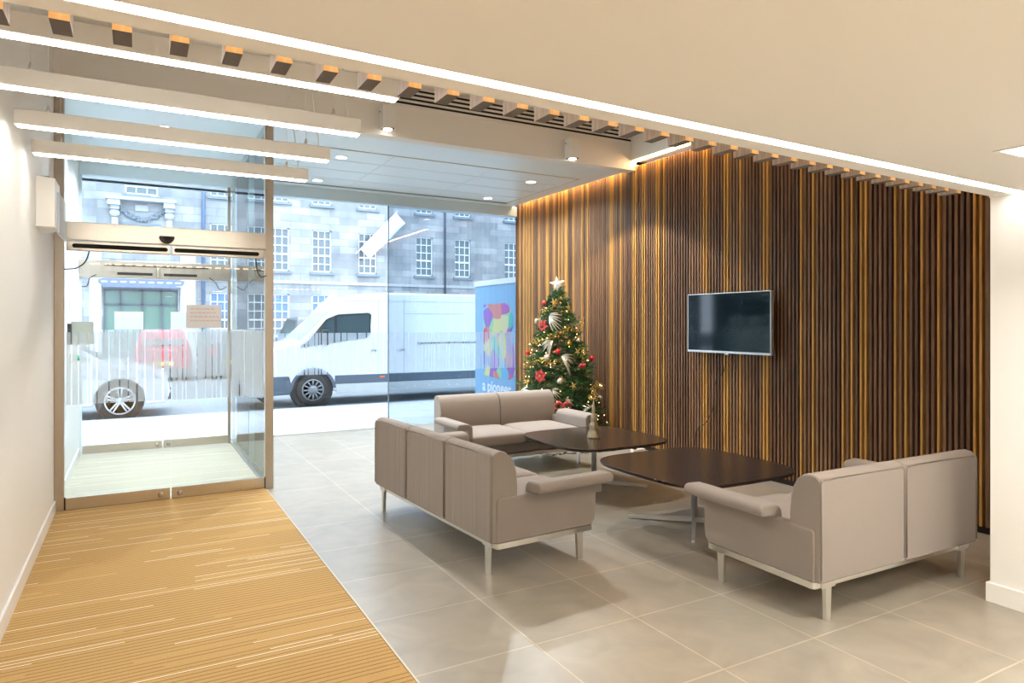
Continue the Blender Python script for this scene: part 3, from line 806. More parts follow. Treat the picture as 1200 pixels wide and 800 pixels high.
# star on top
star = empty('tree_star', TC+Vector((-.01,0,TH-.03))); tag(star, 'white glitter star on top of the christmas tree', 'star')
pts = []
for i in range(10):
    rr = .105 if i % 2 == 0 else .046; t = PI/2 + i*PI/5 + .12; pts.append((rr*math.cos(t), .105+rr*math.sin(t)))
sb = MB(); c0 = (0,-.022,.105); c1 = (0,.022,.105); base = [(x,0,z) for x, z in pts]
sb.add(base+[c0,c1], [(i,(i+1)%10,10) for i in range(10)]+[((i+1)%10,i,11) for i in range(10)])
sb.build('star_body', swhite, star); MB().tube([(0,0,-.04),(0,0,.08)], .006, 6).build('socket', swhite, star)
star.rotation_euler = (0,0,-.5)
def flower(l, z, R, mt, label, petals=6, tilt=.0):
    p = surf(l, z, .02); o = empty('poinsettia_flower', p); facing(o, p); tag(o, label, 'flower', None)
    m = MB()
    for k in range(petals):
        t = 2*PI*k/petals + tilt; c, s_ = math.cos(t), math.sin(t); nx, nz = -s_, c
        w = R*.42
        vs = [(0,-.01,0),(c*R*.5+nx*w,-.028,s_*R*.5+nz*w),(c*R,-.006,s_*R),(c*R*.5-nx*w,-.028,s_*R*.5-nz*w),(c*R*.55,-.016,s_*R*.55)]
        m.add(vs, [(0,1,4),(1,2,4),(2,3,4),(3,0,4)])
        vs2 = [(a_, b_+.004, c_) for a_, b_, c_ in vs]; m.add(vs2, [(0,4,1),(1,4,2),(2,4,3),(3,4,0)])
    m.build('petals', mt, o, flat=True)
    cm = MB()
    for k in range(5): cm.ball((.010*math.cos(k*1.26),-.026,.010*math.sin(k*1.26)), .006, 8)
    cm.build('centre', gold, o)
flower(-.19,1.47,.085,redv,'red velvet poinsettia on the upper left of the tree')
flower(-.235,.86,.088,redv,'red velvet poinsettia on the lower left of the tree', tilt=.4)
def starfish(l, z, R, label, tilt=0):
    p = surf(l, z, .03); o = empty('starfish_ornament', p); facing(o, p); tag(o, label, 'ornament', None)
    m = MB()
    for k in range(5):
        t = PI/2+2*PI*k/5+tilt; m.tube([(0,0,0),(R*.5*math.cos(t),-.006,R*.5*math.sin(t)),(R*math.cos(t),0,R*math.sin(t))], [.012,.007,.002], 6)
    m.build('arms', goldleaf, o)
starfish(.125,1.70,.06,'gold starfish ornament near the top of the tree', .1)
starfish(.155,.745,.055,'gold starfish ornament low on the right of the tree', .4)
starfish(.22,1.15,.055,'gold starfish ornament at mid height on the right of the tree', .6)
starfish(-.06,1.77,.05,'small gold starfish ornament just below the tree top', .3)
def spray(l, z, ang, R, mt, label, name='leaf_spray'):
    p = surf(l, z, .02); o = empty(name, p); facing(o, p); tag(o, label, 'decoration', None)
    m = MB(); rr = random.Random(int(1000*(l+2)+z*100))
    for k in range(8):
        t = ang + (k-3.5)*.24 + rr.uniform(-.08,.08); L = R*rr.uniform(.6,1.1)
        q = []
        for i in range(5):
            s_ = i/4; q.append(Vector((L*s_*math.cos(t), -.02-.05*math.sin(s_*PI), L*s_*math.sin(t) - .05*s_*s_)))
        for i in range(4):
            w0 = .0085*math.sin(PI*(i/4*.9+.05)); w1 = .0085*math.sin(PI*((i+1)/4*.9+.05))
            nx, nz = -math.sin(t), math.cos(t)
            m.add([(q[i].x+nx*w0,q[i].y,q[i].z+nz*w0),(q[i].x-nx*w0,q[i].y,q[i].z-nz*w0),(q[i+1].x-nx*w1,q[i+1].y,q[i+1].z-nz*w1),(q[i+1].x+nx*w1,q[i+1].y,q[i+1].z+nz*w1)], [(0,1,2,3)])
    ob = m.build('leaves', mt, o, flat=True); sm_ = ob.modifiers.new('t','SOLIDIFY'); sm_.thickness = .002
spray(-.11,1.60,-.35,.20,silverleaf,'silver feather leaf spray on the upper part of the tree')
spray(-.08,1.29,PI+.5,.17,silverleaf,'silver leaf spray drooping left under the gold garland')
spray(.01,1.10,-.25,.20,silverleaf,'silver leaf spray at the centre of the tree')
spray(-.40,.66,PI/2,.11,swhite,'white feather decoration at the lower left beside the sofa back')
spray(.31,.46,PI*.6,.12,silverleaf,'pale curled decoration low on the right of the tree above the armrest')
spray(-.10,.70,.2,.11,silverleaf,'champagne leaf decoration low at the centre of the tree')
spray(.05,.58,.6,.11,silverleaf,'champagne leaf decoration above the red bow')
def garland(path, label, dens=26, R=.034):
    g = MB(); rr = random.Random(len(path)*7+int(path[0][1]*100)); P = [surf(l, z, .025)-TC for l, z in path]
    stem = []
    for i in range(len(P)-1):
        for s in range(dens):
            t = s/dens; c = P[i].lerp(P[i+1], t) + Vector((rr.uniform(-.02,.02), rr.uniform(-.02,.02), rr.uniform(-.035,.035)))
            d = Vector((rr.uniform(-1,1), rr.uniform(-1,1), rr.uniform(-1,1))).normalized(); e_ = d.cross(Vector((rr.uniform(-1,1), rr.uniform(-1,1), 1))).normalized()
            L = R*rr.uniform(.6,1.1); w = .009
            g.add([c, c+d*L*.5+e_*w, c+d*L, c+d*L*.5-e_*w], [(0,1,2,3)])
    o = g.build('gold_leaf_garland', goldleaf, flat=True); o.location = TC
    tag(o, label, 'garland')
    MB().tube([tuple(p) for p in P], .004, 6).build('stem', gold, o)
garland([(-.36,1.22),(-.28,1.27),(-.18,1.30),(-.05,1.36),(.06,1.40),(.16,1.45),(.26,1.42),(.31,1.56)], 'wide gold leaf garland crossing the upper middle of the tree', 44)
garland([(-.42,.98),(-.33,1.03),(-.22,1.06),(-.10,1.02),(.02,1.07),(.10,.98)], 'gold leaf garland crossing the middle of the tree below the pale bauble', 26)
garland([(-.22,1.66),(-.12,1.68),(-.03,1.75),(.03,1.83)], 'short gold leaf garland near the tree top', 34)
garland([(.25,1.22),(.33,1.12),(.30,1.02)], 'short gold leaf garland at the right of the tree beside the red bauble', 30)
garland([(.40,.66),(.48,.74),(.56,.70)], 'gold leaf cluster low on the right edge of the tree', 40)
garland([(.34,.58),(.42,.62),(.45,.56)], 'gold leaf cluster just above the cone ornament', 36)
def bow(l, z, label, R=.07):
    p = surf(l, z, .03); o = empty('ribbon_bow', p); facing(o, p); tag(o, label, 'bow', None)
    m = MB()
    for s in (-1,1):
        q = [(s*R*t*1.0, -.02*math.sin(PI*t), .9*R*math.sin(PI*t)*.6) for t in (0,.25,.5,.75,1)]; m.tube(q, [.008,.018,.022,.018,.006], 8)
        q = [(s*R*t, -.01, -.35*R*math.sin(PI*t)) for t in (0,.5,1)]; m.tube(q, [.008,.014,.006], 8)
    m.ball((0,-.012,0), .014, 10); m.build('loops', redv, o)
bow(.02,.505,'dark red velvet bow at the bottom of the tree behind the sofa arm', .10)
bow(.27,.965,'thin red ribbon bow on the right of the tree', .05)

# cables of the tree lights on the floor
q = []; rr = random.Random(4)
for i in range(26):
    q.append((4.10+.032*i+.05*math.sin(i*2.1), 6.52+.05*math.cos(i*1.7)-.006*i+rr.uniform(-.03,.03), .006))
cable(q, 'tree_light_cable', 'tangled dark tree light cable lying on the floor behind the far table', M['black'], .004)
pb = empty('extension_socket', (5.12, 6.17, 0)); tag(pb, 'small white extension socket on the floor by the slatted wall', 'socket')
MB().box(-.09,.09,-.03,.03,0,.035).build('body', M['whiteplastic'], pb, bevel=.006)
MB().box(-.07,-.03,-.018,.018,.034,.052).build('plug', M['black'], pb, bevel=.004)

# ------------------------------------------------------------------ outside
struct(MB().box(-14, 24, YG+.02, 12.25, -.12, -.004).build('ground_pavement', M['paving']))
struct(MB().box(-30, 45, 12.25, 31.5, -.20, -.03).build('ground_road', M['asphalt']))
struct(MB().box(-14, 24, 12.23, 12.35, -.10, .0).build('ground_kerb', mat('kerb_stone', (.45,.47,.50), .8)))
struct(MB().box(-30, 45, 31.5, 34.0, -.18, .02).build('ground_far_pavement', mat('far_paving', (.40,.42,.44), .8)))
# the shop's own outside return wall, left of the door
struct(MB().box(-3.0, XL-.2, 9.0, 9.5, 0, 3.5).build('wall_outside', M['white']))

# stone building across the street
def stone():
    m, nt, b = newmat('grey_ashlar'); setp(b, rough=.9, spec=.2)
    tc = N(nt, 'ShaderNodeTexCoord'); mp = N(nt, 'ShaderNodeMapping'); mp.inputs['Rotation'].default_value = (PI/2, 0, 0)
    nt.links.new(tc.outputs['Object'], mp.inputs['Vector'])
    br = N(nt, 'ShaderNodeTexBrick'); br.offset = .5; br.inputs['Scale'].default_value = 1
    br.inputs['Brick Width'].default_value = .95; br.inputs['Row Height'].default_value = .36
    br.inputs['Mortar Size'].default_value = .012
    br.inputs['Color1'].default_value = (.27,.285,.30,1); br.inputs['Color2'].default_value = (.42,.43,.44,1); br.inputs['Mortar'].default_value = (.24,.26,.28,1)
    br.inputs['Bias'].default_value = -.1
    nt.links.new(mp.outputs[0], br.inputs['Vector'])
    no = N(nt, 'ShaderNodeTexNoise'); no.inputs['Scale'].default_value = .9; no.inputs['Detail'].default_value = 7; nt.links.new(tc.outputs['Object'], no.inputs['Vector'])
    cr = N(nt, 'ShaderNodeValToRGB'); cr.color_ramp.elements[0].position = .3; cr.color_ramp.elements[0].color = (.75,.76,.78,1)
    cr.color_ramp.elements[1].position = .72; cr.color_ramp.elements[1].color = (1.2,1.17,1.12,1); nt.links.new(no.outputs['Fac'], cr.inputs['Fac'])
    mx = N(nt, 'ShaderNodeMix', data_type='RGBA', blend_type='MULTIPLY'); mx.inputs['Factor'].default_value = 1
    nt.links.new(br.outputs['Color'], mx.inputs['A']); nt.links.new(cr.outputs['Color'], mx.inputs['B'])
    nt.links.new(mx.outputs['Result'], b.inputs['Base Color'])
    return m
M['stone'] = stone()
M['stonelt'] = mat('dressed_stone', (.44,.45,.46), .85, var=.12, scale=5)
M['sill'] = mat('dark_sill', (.20,.24,.28), .85)
M['sash'] = mat('white_sash', (.85,.85,.85), .5, var=.02)
m_, nt_, b_ = newmat('window_glass_dark'); setp(b_, (.10,.14,.16), .12, spec=.8); M['wglass'] = m_
m_, nt_, b_ = newmat('window_glass_blue'); setp(b_, (.10,.20,.55), .25, spec=.6); M['wblue'] = m_
m_, nt_, b_ = newmat('entry_glass'); setp(b_, (.14,.24,.20), .15, spec=.7); M['eglass'] = m_
YF = 34.0
bd = empty('stone_building', (8, YF, 0)); tag(bd, 'grey stone building with rows of white sash windows across the street', 'building')
cols = [-13.2,-10.6,-8.0,-5.5,-3.0, 3.45, 6.03, 8.09, 10.43, 13.55, 15.82, 18.95, 21.3, 24.0, 27.0]
rows = [(.85,2.93),(4.05,6.15),(7.40,9.4),(10.6,12.2)]
hwid = .48
xs = [-20]; ops = []
for cx in cols:
    ops.append((cx-hwid, cx+hwid))
wall = MB()
def wb(x0, x1, z0, z1): wall.box(x0-8, x1-8, 0, .5, z0, z1)
# entrance bay gap x -1.25..1.68
cells = sorted(ops + [(-1.25, 1.68)])
prev = -20
for (a, b2) in cells:
    wb(prev, a, 0, 14); prev = b2
wb(prev, 40, 0, 14)
for (a, b2) in ops:
    z = 0
    for (z0, z1) in rows: wb(a, b2, z, z0); z = z1
    wb(a, b2, z, 14)
wb(-1.25, 1.68, 3.0, 7.18); wb(-1.25,-.45,7.18,9); wb(.85,1.68,7.18,9); wb(-1.25,1.68,9,14)
wall.build('wall', M['stone'], bd)
def sash(cx, z0, z1, hw_, blue=False, nx=3, nz=5):
    o = MB()
    x0, x1 = cx-hw_-8, cx+hw_-8; t = .055
    o.box(x0, x0+t, .10, .22, z0, z1).box(x1-t, x1, .10, .22, z0, z1).box(x0, x1, .10, .22, z0, z0+t*1.4).box(x0, x1, .10, .22, z1-t, z1)
    for i in range(1, nx): x = x0+(x1-x0)*i/nx; o.box(x-.018, x+.018, .12, .2, z0, z1)
    for i in range(1, nz):
        z = z0+(z1-z0)*i/nz; tt = .022 if i != nz//2 else .04; o.box(x0, x1, .115, .205, z-tt, z+tt)
    w_ = o.build('window', M['sash'], bd)
    if blue:
        zm = z0+(z1-z0)*.5
        MB().box(x0, x1, .17, .25, z0, zm).build('pane', M['wglass'], w_); MB().box(x0, x1, .17, .25, zm, z1).build('pane', M['wblue'], w_)
    else: MB().box(x0, x1, .17, .25, z0, z1).build('pane', M['wglass'], w_)
    MB().box(x0-.12, x1+.12, -.12, .14, z0-.13, z0).build('sill', M['sill'], w_)
for cx in cols:
    for i, (z0, z1) in enumerate(rows): sash(cx, z0, z1, hwid, blue=(i == 0 and 3 < cx < 9))
sash(.20, 7.18, 9.0, .64)
# ornate entrance bay
for (x0, x1, y0, z0, z1) in ((-1.15,1.55,-.45,6.86,7.0),(-1.10,-.62,-.40,6.62,6.86),(1.05,1.50,-.40,6.62,6.86)):
    MB().box(x0-8, x1-8, y0, 0, z0, z1).build('cornice', M['stonelt'], bd)
for cx in (-.82, 1.28):
    b_o = MB().lathe([(.05,-.10),(.16,-.18),(.20,-.24),(.16,-.32),(.05,-.34)], (cx-8, .1, 6.30), 16, axis='y'); b_o.box(cx-8.17, cx-7.83, -.28, .05, 6.45, 6.62); b_o.box(cx-8.12, cx-7.88, -.2, .05, 5.7, 6.1)
    b_o.build('scroll_bracket', M['stonelt'], bd)
sg = MB(); rr = random.Random(8)
for i in range(46):
    t = i/45; x = -.62+1.7*t; z = 6.50-.42*math.sin(PI*t)
    for k in range(3): sg.ball((x-8+rr.uniform(-.05,.05), -.06, z+rr.uniform(-.07,.07)), rr.uniform(.035,.07), 6)
sg.build('carved_swag', M['sill'], bd)
MB().box(-.05-8, .45-8, -.08, 0, 6.45, 6.72).build('date_stone', M['stonelt'], bd)
MB().box(-.55-8, .95-8, -.10, 0, 5.75, 5.92).build('door_hood_moulding', M['sill'], bd)
MB().box(-1.75-8, -1.32-8, -.10, 0, 0, 5.6).build('pilaster', mat('white_pilaster', (.75,.76,.77), .8), bd)
MB().box(1.74-8, 2.35-8, -.10, 0, 0, 5.6).build('pilaster', mat('white_pilaster', (.75,.76,.77), .8), bd)
can = MB().prism([(-1.42-8,3.40),(1.86-8,3.40),(1.86-8,3.26),(1.72-8,3.20),(1.68-8,3.05),(-1.25-8,3.05),(-1.30-8,3.2),(-1.42-8,3.26)], -.7, 0, 'y')
can.build('entrance_canopy', mat('blue_grey_canopy', (.16,.20,.30), .6), bd)
cd = MB()
for i in range(9): cd.box(-1.3+.35*i-8, -1.08+.35*i-8, -.72, -.69, 3.26, 3.31)
cd.build('canopy_lights', mat('canopy_dash', (.85,.85,.85), .5), bd)
ef = MB(); X = lambda v: v-8
for x in (-1.22, -.62, .22, .98, 1.62): ef.box(X(x)-.035, X(x)+.035, .05, .18, 0, 3.02)
for z in (0.05, 2.35, 2.98): ef.box(X(-1.22), X(1.62), .05, .18, z-.04, z+.04)
ef = ef.build('entrance_screen', mat('dark_mullion', (.10,.12,.15), .5), bd)
MB().box(X(-1.24), X(1.66), .15, .22, 0, 3.0).build('pane', M['eglass'], ef)
MB().tube([(X(2.68),-.08,0),(X(2.68),-.08,14)], .075, 8).build('downpipe', mat('blue_downpipe', (.10,.16,.28), .5), bd)
MB().tube([(X(14.72),-.08,2.2),(X(14.72),-.08,14)], .05, 8).build('downpipe', mat('blue_downpipe', (.08,.11,.15), .5), bd)
MB().box(X(-20), X(40), -.06, 0, 3.45, 3.60).build('string_course', M['stonelt'], bd)
fp = empty('slanted_oblong', (11.2, YF, 5.3)); tag(fp, 'white flag on a short pole angled out from the stone building', 'oblong')  # slanted white sheet with a thin rod, ahead of the facade
MB().tube([(-1.6,-.75,-.30),(.8,-.02,2.1)], .03, 8).build('pole', M['sash'], fp)
fl_ = MB(); vs = []; 
for i in range(9):
    for j in range(4):
        vs.append((-1.35+.24*i + .16*j, -.6-.05*math.sin(i*1.2+j), -.05+.245*i-.16*j))
fl_.add(vs, [(i*4+j, i*4+j+1, (i+1)*4+j+1, (i+1)*4+j) for i in range(8) for j in range(3)], 0, True)
fo_ = fl_.build('oblong_sheet', mat('white_oblong', (.85,.86,.88), .8), fp); fo_.modifiers.new('t','SOLIDIFY').thickness = .02

# generic road wheel
def wheel(parent, x, y, z, R, side=-1, spokes=5, dark=False, name='wheel'):
    m = MB().lathe([(R*.66,side*.0),(R*.95,side*-.0+0),(R,.03*-side),(R,.17*-side),(R*.9,.20*-side),(R*.4,.20*-side)], (x, y, z), 32, axis='y')
    w = m.build(name, M['rubber'], parent)
    h = MB()
    if dark:
        h.lathe([(R*.58,.004*side),(R*.66,.004*side),(R*.66,-.004*side),(R*.58,-.004*side)], (x, y, z), 28, axis='y', cap=False)
        for k in range(12):
            t = 2*PI*k/12; h.tube([(x+R*.28*math.cos(t), y+.012*side, z+R*.28*math.sin(t)), (x+R*.56*math.cos(t), y+.012*side, z+R*.56*math.sin(t))], .016, 6)
        h.lathe([(R*.27,.02*side),(R*.30,.0)], (x, y, z), 16, axis='y')
    else:
        h.lathe([(R*.66,.010*side),(R*.73,.014*side),(R*.73,-.004*side),(R*.66,-.004*side)], (x, y, z), 32, axis='y', cap=False)
        for k in range(spokes):
            for dt in (-.13,.13):
                t = 2*PI*k/spokes + PI/2; a = Vector((math.cos(t+dt*2.2), 0, math.sin(t+dt*2.2)))*R*.16; b3 = Vector((math.cos(t+dt), 0, math.sin(t+dt)))*R*.70
                h.tube([(x+a.x, y+.02*side, z+a.z), (x+b3.x, y+.016*side, z+b3.z)], .014, 6)
        h.lathe([(R*.15,.035*side),(R*.2,.01*side)], (x, y, z), 16, axis='y')
    h.build('rim', mat('wheel_rim', (.20,.22,.24) if dark else (.60,.62,.64), .4, .6, var=.05), w)
    MB().lathe([(R*.66,.0),(R*.66,.02*-side)], (x, y, z), 28, axis='y').build('brake_shadow_disc', M['black'], w)
    return w

# white van ---------------------------------------------------------
van = empty('delivery_van', (4.6, 12.62, -.03)); tag(van, 'white high roof delivery van parked at the kerb outside the window', 'van')
paint = mat('white_van_paint', (.58,.62,.66), .28, coat=.4, var=.01)
bp_ = [(-2.72,.30),(-2.80,.45),(-2.78,.72),(-2.66,.95),(-2.40,1.09),(-2.02,1.20),(-1.95,1.24),(-1.44,1.74),(-1.34,1.86),(-1.22,1.98),(-1.0,2.07),(-.7,2.115),(-.3,2.13),(3.05,2.13),(3.14,2.06),(3.20,1.2),(3.22,.32)]
whx = (-1.76, 2.05)
low = [(3.10,.26)]
for wx in (2.05, -1.76):
    low += [(wx+.38,.26)] + [(wx+.38*math.cos(math.radians(a)), .30+.38*math.sin(math.radians(a))) for a in range(15, 166, 15)] + [(wx-.38,.26)]
low += [(-2.62,.26)]
body = MB().prism(bp_ + low, 0, 1.62, 'y', smooth=False).build('body', paint, van, bevel=.05, seg=3)
dk = mat('dark_van_cladding', (.06,.085,.12), .5)
# lower dark cladding, sill strip
cl = MB()
cl.box(-1.36, 1.63, -.012, .01, .40, .56).box(2.47, 3.22, -.012, .01, .40, .56)
cl.build('side_cladding', dk, van, bevel=.005)
MB().prism([(-2.84,.22),(-2.86,.55),(-2.80,.58),(-2.18,.58),(-2.14,.40),(-2.16,.24)], -.015, 1.635, 'y').build('front_bumper', dk, van, bevel=.03)
MB().box(-1.34, 1.62, -.008, .01, .22, .40).build('sill_panel', mat('dirty_sill', (.40,.43,.44), .6), van, bevel=.005)
for wx in whx:
    ar = [(wx+.42*math.cos(math.radians(a)), .30+.42*math.sin(math.radians(a))) for a in range(5, 176, 10)] + [(wx+.37*math.cos(math.radians(a)), .30+.37*math.sin(math.radians(a))) for a in range(175, 4, -10)]
    MB().prism(ar, -.012, .06, 'y').build('wheel_arch_trim', dk, van)
    MB().prism([(wx+.375*math.cos(math.radians(a)), .30+.375*math.sin(math.radians(a))) for a in range(0,360,15)], .05, .3, 'y').build('wheel_well', M['black'], van)
    wheel(van, wx, .02, .305, .305, dark=True)
g_dark = mat('van_window_glass', (.035,.065,.08), .08, spec=.9, var=.2, scale=3)
win = [(-1.98,1.10),(-1.82,1.22),(-1.52,1.60),(-1.30,1.69),(-.72,1.725),(-.68,1.70),(-.69,1.34),(-.76,1.27)]
sw_ = MB().prism(win, -.006, .01, 'y').build('side_window', g_dark, van, bevel=.004)
fr2 = MB().tube([(x, -.008, z) for x, z in win+[win[0]]], .014, 6).build('window_seal', M['black'], sw_)
MB().box(-1.36,-1.33,-.012,.0,1.19,1.66).build('window_divider', M['black'], sw_)
# windscreen on the slanted front
w0, w1 = Vector((-1.97,0,1.225)), Vector((-1.42,0,1.745)); nrm = Vector((-.69,0,.73))*.02
ws = MB(); P4 = [w0+nrm, w1+nrm]
ws.add([(P4[0].x,.10,P4[0].z),(P4[1].x,.16,P4[1].z),(P4[1].x,1.46,P4[1].z),(P4[0].x,1.52,P4[0].z),
        (w0.x,.10,w0.z),(w1.x,.16,w1.z),(w1.x,1.46,w1.z),(w0.x,1.52,w0.z)], [(0,1,2,3),(4,7,6,5),(0,4,5,1),(1,5,6,2),(2,6,7,3),(3,7,4,0)])
ws.build('windscreen', mat('windscreen_glass', (.30,.37,.40), .1, spec=.9), van)
MB().box(-1.62,-1.50,-.16,-.02,1.13,1.42).build('wing_mirror', M['black'], van, bevel=.03)
seam = MB()
for x in (-.52, .0): seam.box(x-.004, x+.004, -.004, .01, .42, 2.0)
seam.box(.0, 1.3, -.004, .01, 1.72, 1.728).box(-1.2, 2.3, -.004, .01, 1.96, 1.968).box(-1.9, 2.3, -.004, .01, .80, .806)
seam.build('panel_seams', mat('seam_grey', (.35,.38,.42), .6), van)
MB().box(.28, 2.38, -.010, .01, 1.13, 1.155).build('slide_rail', M['black'], van)
MB().box(-.66,-.56,-.02,0,1.0,1.03).build('door_handle', M['black'], van); MB().box(-.10,.0,-.02,0,1.0,1.03).build('door_handle', M['black'], van)
MB().box(-.50,-.40,-.014,0,.49,.52).build('side_marker', mat('orange_marker', (.7,.12,.03), .4), van)
MB().prism([(-2.80,.62),(-2.66,.90),(-2.52,.96),(-2.50,.72)], -.008, .3, 'y').build('headlight', mat('headlight_lens', (.55,.62,.68), .15, spec=.9), van, bevel=.02)
MB().prism([(-1.30,1.90),(-1.22,1.96),(-1.12,2.12),(-1.20,2.14),(-1.32,2.02)], .7, .9, 'y').build('roof_pod', paint, van, bevel=.02)

# generic cars --------------------------------------------------------
def car(loc, rz, pm, label, suv=False, name='parked_car', L=3.6, Wd=1.5, H=1.25, tailm=None):
    r = empty(name, loc, rz); tag(r, label, 'car')
    h = L/2; k = H/1.25
    # +x is the nose
    bodyp = [(-h+.05,.24),(-h,.45),(-h+.02,.78*k),(-h+.18,.84*k),(h-.95,.86*k),(h-.25,.74*k),(h-.05,.62*k),(h,.42),(h-.06,.24)]
    lowp = []
    for wx in (h-.72, -h+.66):
        lowp += [(wx+.35,.22)] + [(wx+.35*math.cos(math.radians(a)), .30+.35*math.sin(math.radians(a))) for a in range(15,166,15)] + [(wx-.35,.22)]
    MB().prism(bodyp + lowp, -Wd/2, Wd/2, 'y').build('body', pm, r, bevel=.05, seg=3)
    # cabin tapered
    cb = [(-h+.12,.82*k),(-h+.42,1.17*k),(-h+.60,H),(h-1.75,H),(h-1.55,H-.04),(h-.90,.85*k)]
    n = len(cb); m = MB(); hw2 = Wd/2-.03
    tap = lambda z: hw2 - .14*(z-.82*k)/(H-.82*k)
    vs = [(x,-tap(z),z) for x,z in cb] + [(x,tap(z),z) for x,z in cb]
    m.add(vs, [(i,(i+1)%n,(i+1)%n+n,i+n) for i in range(n)] + [tuple(reversed(range(n))), tuple(range(n,2*n))])
    m.build('cabin', pm, r, bevel=.04, seg=3)
    gm = M['cglass']
    for s in (-1,1):
        sgp = [(-h+.42,.88*k),(-h+.62,H-.08),(h-1.72,H-.08),(h-1.12,.90*k)]
        vs = [(x, s*(tap(z)+.012), z) for x,z in sgp] + [(x, s*(tap(z)-.02), z) for x,z in sgp]
        MB().add(vs, [(0,1,2,3),(7,6,5,4),(0,4,5,1),(1,5,6,2),(2,6,7,3),(3,7,4,0)]).build('side_window', gm, r)
    for (xa, za, xb, zb, nm) in ((-h+.14,.88*k,-h+.50,H-.10,'rear_window'),(h-1.50,H-.08,h-.98,.90*k,'windscreen')):
        o_ = .018; sx = -o_ if nm == 'rear_window' else o_
        vs = [(xa+sx,-tap(za)+.10,za+.012),(xb+sx,-tap(zb)+.10,zb+.012),(xb+sx,tap(zb)-.10,zb+.012),(xa+sx,tap(za)-.10,za+.012)]
        vs += [(x-sx*2,y_,z_-.03) for x,y_,z_ in vs]
        MB().add(vs, [(0,1,2,3),(7,6,5,4),(0,4,5,1),(1,5,6,2),(2,6,7,3),(3,7,4,0)]).build(nm, gm, r)
    for wx in (h-.72, -h+.66):
        for s in (-1,1):
            wheel(r, wx, s*(Wd/2-.0), .30, .30, side=s)
            MB().prism([(wx+.345*math.cos(math.radians(a)), .30+.345*math.sin(math.radians(a))) for a in range(0,360,15)], s*(Wd/2-.3), s*(Wd/2-.02), 'y').build('wheel_well', M['black'], r)
    for s in (-1,1):
        MB().box(-h-.005,-h+.10, s*(Wd/2-.17)-.12, s*(Wd/2-.17)+.12, .60*k,.80*k).build('tail_light', tailm or M['tail'], r, bevel=.02)
        MB().box(h-.22,h-.05, s*(Wd/2-.22)-.14, s*(Wd/2-.22)+.14, .55*k,.68*k).build('headlight', M['head'], r, bevel=.02)
    MB().box(-h-.015,-h+.02,-.24,.24,.42,.52).build('number_plate', mat('yellow_plate', (.75,.60,.08), .5), r)
    MB().box(-h-.02,-h+.1,-Wd/2+.04,Wd/2-.04,.22,.36).build('rear_bumper', M['black'], r, bevel=.02)
    MB().box(h-.08,h+.015,-.45,.45,.26,.46).build('grille', M['black'], r, bevel=.01)
    return r
M['cglass'] = mat('car_glass', (.04,.06,.075), .08, spec=.9)
M['tail'] = mat('tail_lamp', (.45,.02,.03), .2, coat=.5)
M['head'] = mat('head_lamp', (.6,.65,.7), .1, spec=.9)
wc = mat('silver_white_paint', (.66,.69,.73), .25, coat=.5, var=.01)
car((-1.36, 13.15, -.03), 0, wc, 'silver white car parked at the kerb, its front wheel seen through the doors', L=3.7, Wd=1.5, H=1.33)
car((.62, 21.8, -.03), PI/2, mat('red_paint', (.60,.02,.045), .3, coat=.5, var=.02), 'red car seen from behind across the street', H=1.36, Wd=1.35)
car((2.32, 21.9, -.03), PI/2, mat('dark_blue_paint', (.03,.05,.08), .25, coat=.5), 'dark blue car parked to the right of the red car', H=1.36, Wd=1.35)
car((4.15, 18.8, -.03), PI/2, mat('dark_grey_paint', (.06,.08,.10), .25, coat=.5), 'dark tall car parked behind the nose of the white van', H=1.70, Wd=1.5)

# coloured banner outside --------------------------------------------
bn = empty('display_banner', (5.34, 10.95, 0)); tag(bn, 'light blue display banner with a faceted multicoloured letter shape outside the window', 'banner')
BL = 2.3
m_, nt, b_ = newmat('banner_blue'); setp(b_, (.27,.46,.64), .6, spec=.2)
MB().box(0, .03, -BL, 0, .06, 2.17).build('panel', m_, bn)
MB().box(-.02, .05, -BL, .01, 2.16, 2.25).build('top_rail', M['whiteplastic'], bn, bevel=.004)
MB().box(-.10, .13, -BL, 0, -.004, .06).build('base', M['alu'], bn, bevel=.01)
def poly_mat():
    m, nt, b = newmat('faceted_colours'); setp(b, rough=.6, spec=.2)
    tc = N(nt, 'ShaderNodeTexCoord'); mp = N(nt, 'ShaderNodeMapping'); mp.inputs['Scale'].default_value = (.1, 1, 1)
    nt.links.new(tc.outputs['Object'], mp.inputs['Vector'])
    vo = N(nt, 'ShaderNodeTexVoronoi'); vo.inputs['Scale'].default_value = 4.2; nt.links.new(mp.outputs[0], vo.inputs['Vector'])
    se_ = N(nt, 'ShaderNodeSeparateColor'); nt.links.new(vo.outputs['Color'], se_.inputs[0])
    cr = N(nt, 'ShaderNodeValToRGB'); cr.color_ramp.interpolation = 'CONSTANT'
    cs = [(.62,.14,.20),(.70,.62,.28),(.24,.16,.48),(.12,.50,.42),(.48,.16,.42),(.34,.62,.36),(.22,.46,.66),(.66,.26,.24),(.66,.62,.36),(.34,.18,.50)]
    el = cr.color_ramp.elements
    el[0].position = 0; el[0].color = (*cs[0], 1); el[1].position = .1; el[1].color = (*cs[1], 1)
    for i in range(2, 10): e = el.new(i/10); e.color = (*cs[i], 1)
    nt.links.new(se_.outputs[0], cr.inputs['Fac']); nt.links.new(cr.outputs['Color'], b.inputs['Base Color'])
    return m
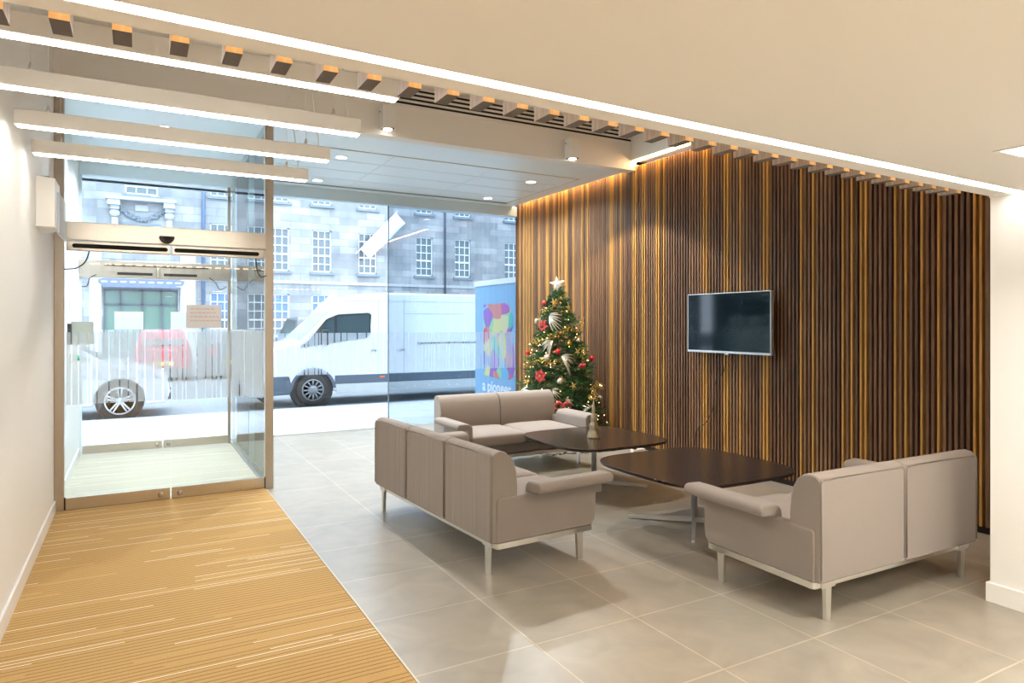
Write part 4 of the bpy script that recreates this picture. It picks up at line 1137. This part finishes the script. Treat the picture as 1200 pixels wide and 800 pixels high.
# y measured from the banner's far edge toward the room
LB = [(-.34,.74),(-.34,1.83),(-1.12,1.84),(-1.28,1.78),(-1.38,1.62),(-1.40,1.45),(-1.34,1.36),(-1.26,1.34),(-1.30,1.22),(-1.42,1.12),(-1.52,.98),(-1.52,.84),(-1.46,.68),(-1.30,.58),(-1.0,.56),(-.34,.60)]
MB().prism([(y_, z_) for y_, z_ in LB], -.004, .001, 'x').build('faceted_letter', poly_mat(), bn)
cu = bpy.data.curves.new('t', 'FONT'); cu.body = 'a pioneer'; cu.size = .27; cu.extrude = .001; cu.offset = .006
to = bpy.data.objects.new('t', cu); COL.objects.link(to)
bpy.context.view_layer.update()
me = bpy.data.meshes.new_from_object(to.evaluated_get(bpy.context.evaluated_depsgraph_get())); bpy.data.objects.remove(to)
me.materials.clear(); me.materials.append(M['sash'])
tx = bpy.data.objects.new('lettering', me); COL.objects.link(tx); tx.parent = bn
tx.rotation_euler = (PI/2, 0, -PI/2); tx.location = (-.004, -.30, .33)

# ------------------------------------------------------------------ world, camera
w = bpy.data.worlds.new('overcast'); S.world = w; w.use_nodes = True
nt = w.node_tree; bg = nt.nodes['Background']
tc = N(nt, 'ShaderNodeTexCoord'); sp = N(nt, 'ShaderNodeSeparateXYZ'); nt.links.new(tc.outputs['Generated'], sp.inputs[0])
cr = N(nt, 'ShaderNodeValToRGB'); cr.color_ramp.elements[0].position = .0; cr.color_ramp.elements[0].color = (.66,.80,.95,1); cr.color_ramp.elements[1].position = .9; cr.color_ramp.elements[1].color = (.80,.90,1,1)
nt.links.new(sp.outputs['Z'], cr.inputs['Fac']); nt.links.new(cr.outputs['Color'], bg.inputs['Color'])
bg.inputs['Strength'].default_value = 5.6

cam = bpy.data.cameras.new('camera'); co_ = bpy.data.objects.new('camera', cam); COL.objects.link(co_)
co_.location = (0, 0, 1.5); co_.rotation_euler = (PI/2, 0, -math.atan(440/790))
cam.sensor_width = 36; cam.lens = 36*790/1200; cam.shift_y = -21/1200; cam.clip_end = 200
S.camera = co_
vs_ = S.view_settings; vs_.view_transform = 'Standard'; vs_.look = 'None'; vs_.exposure = 0; vs_.gamma = 1; vs_.use_curve_mapping = False
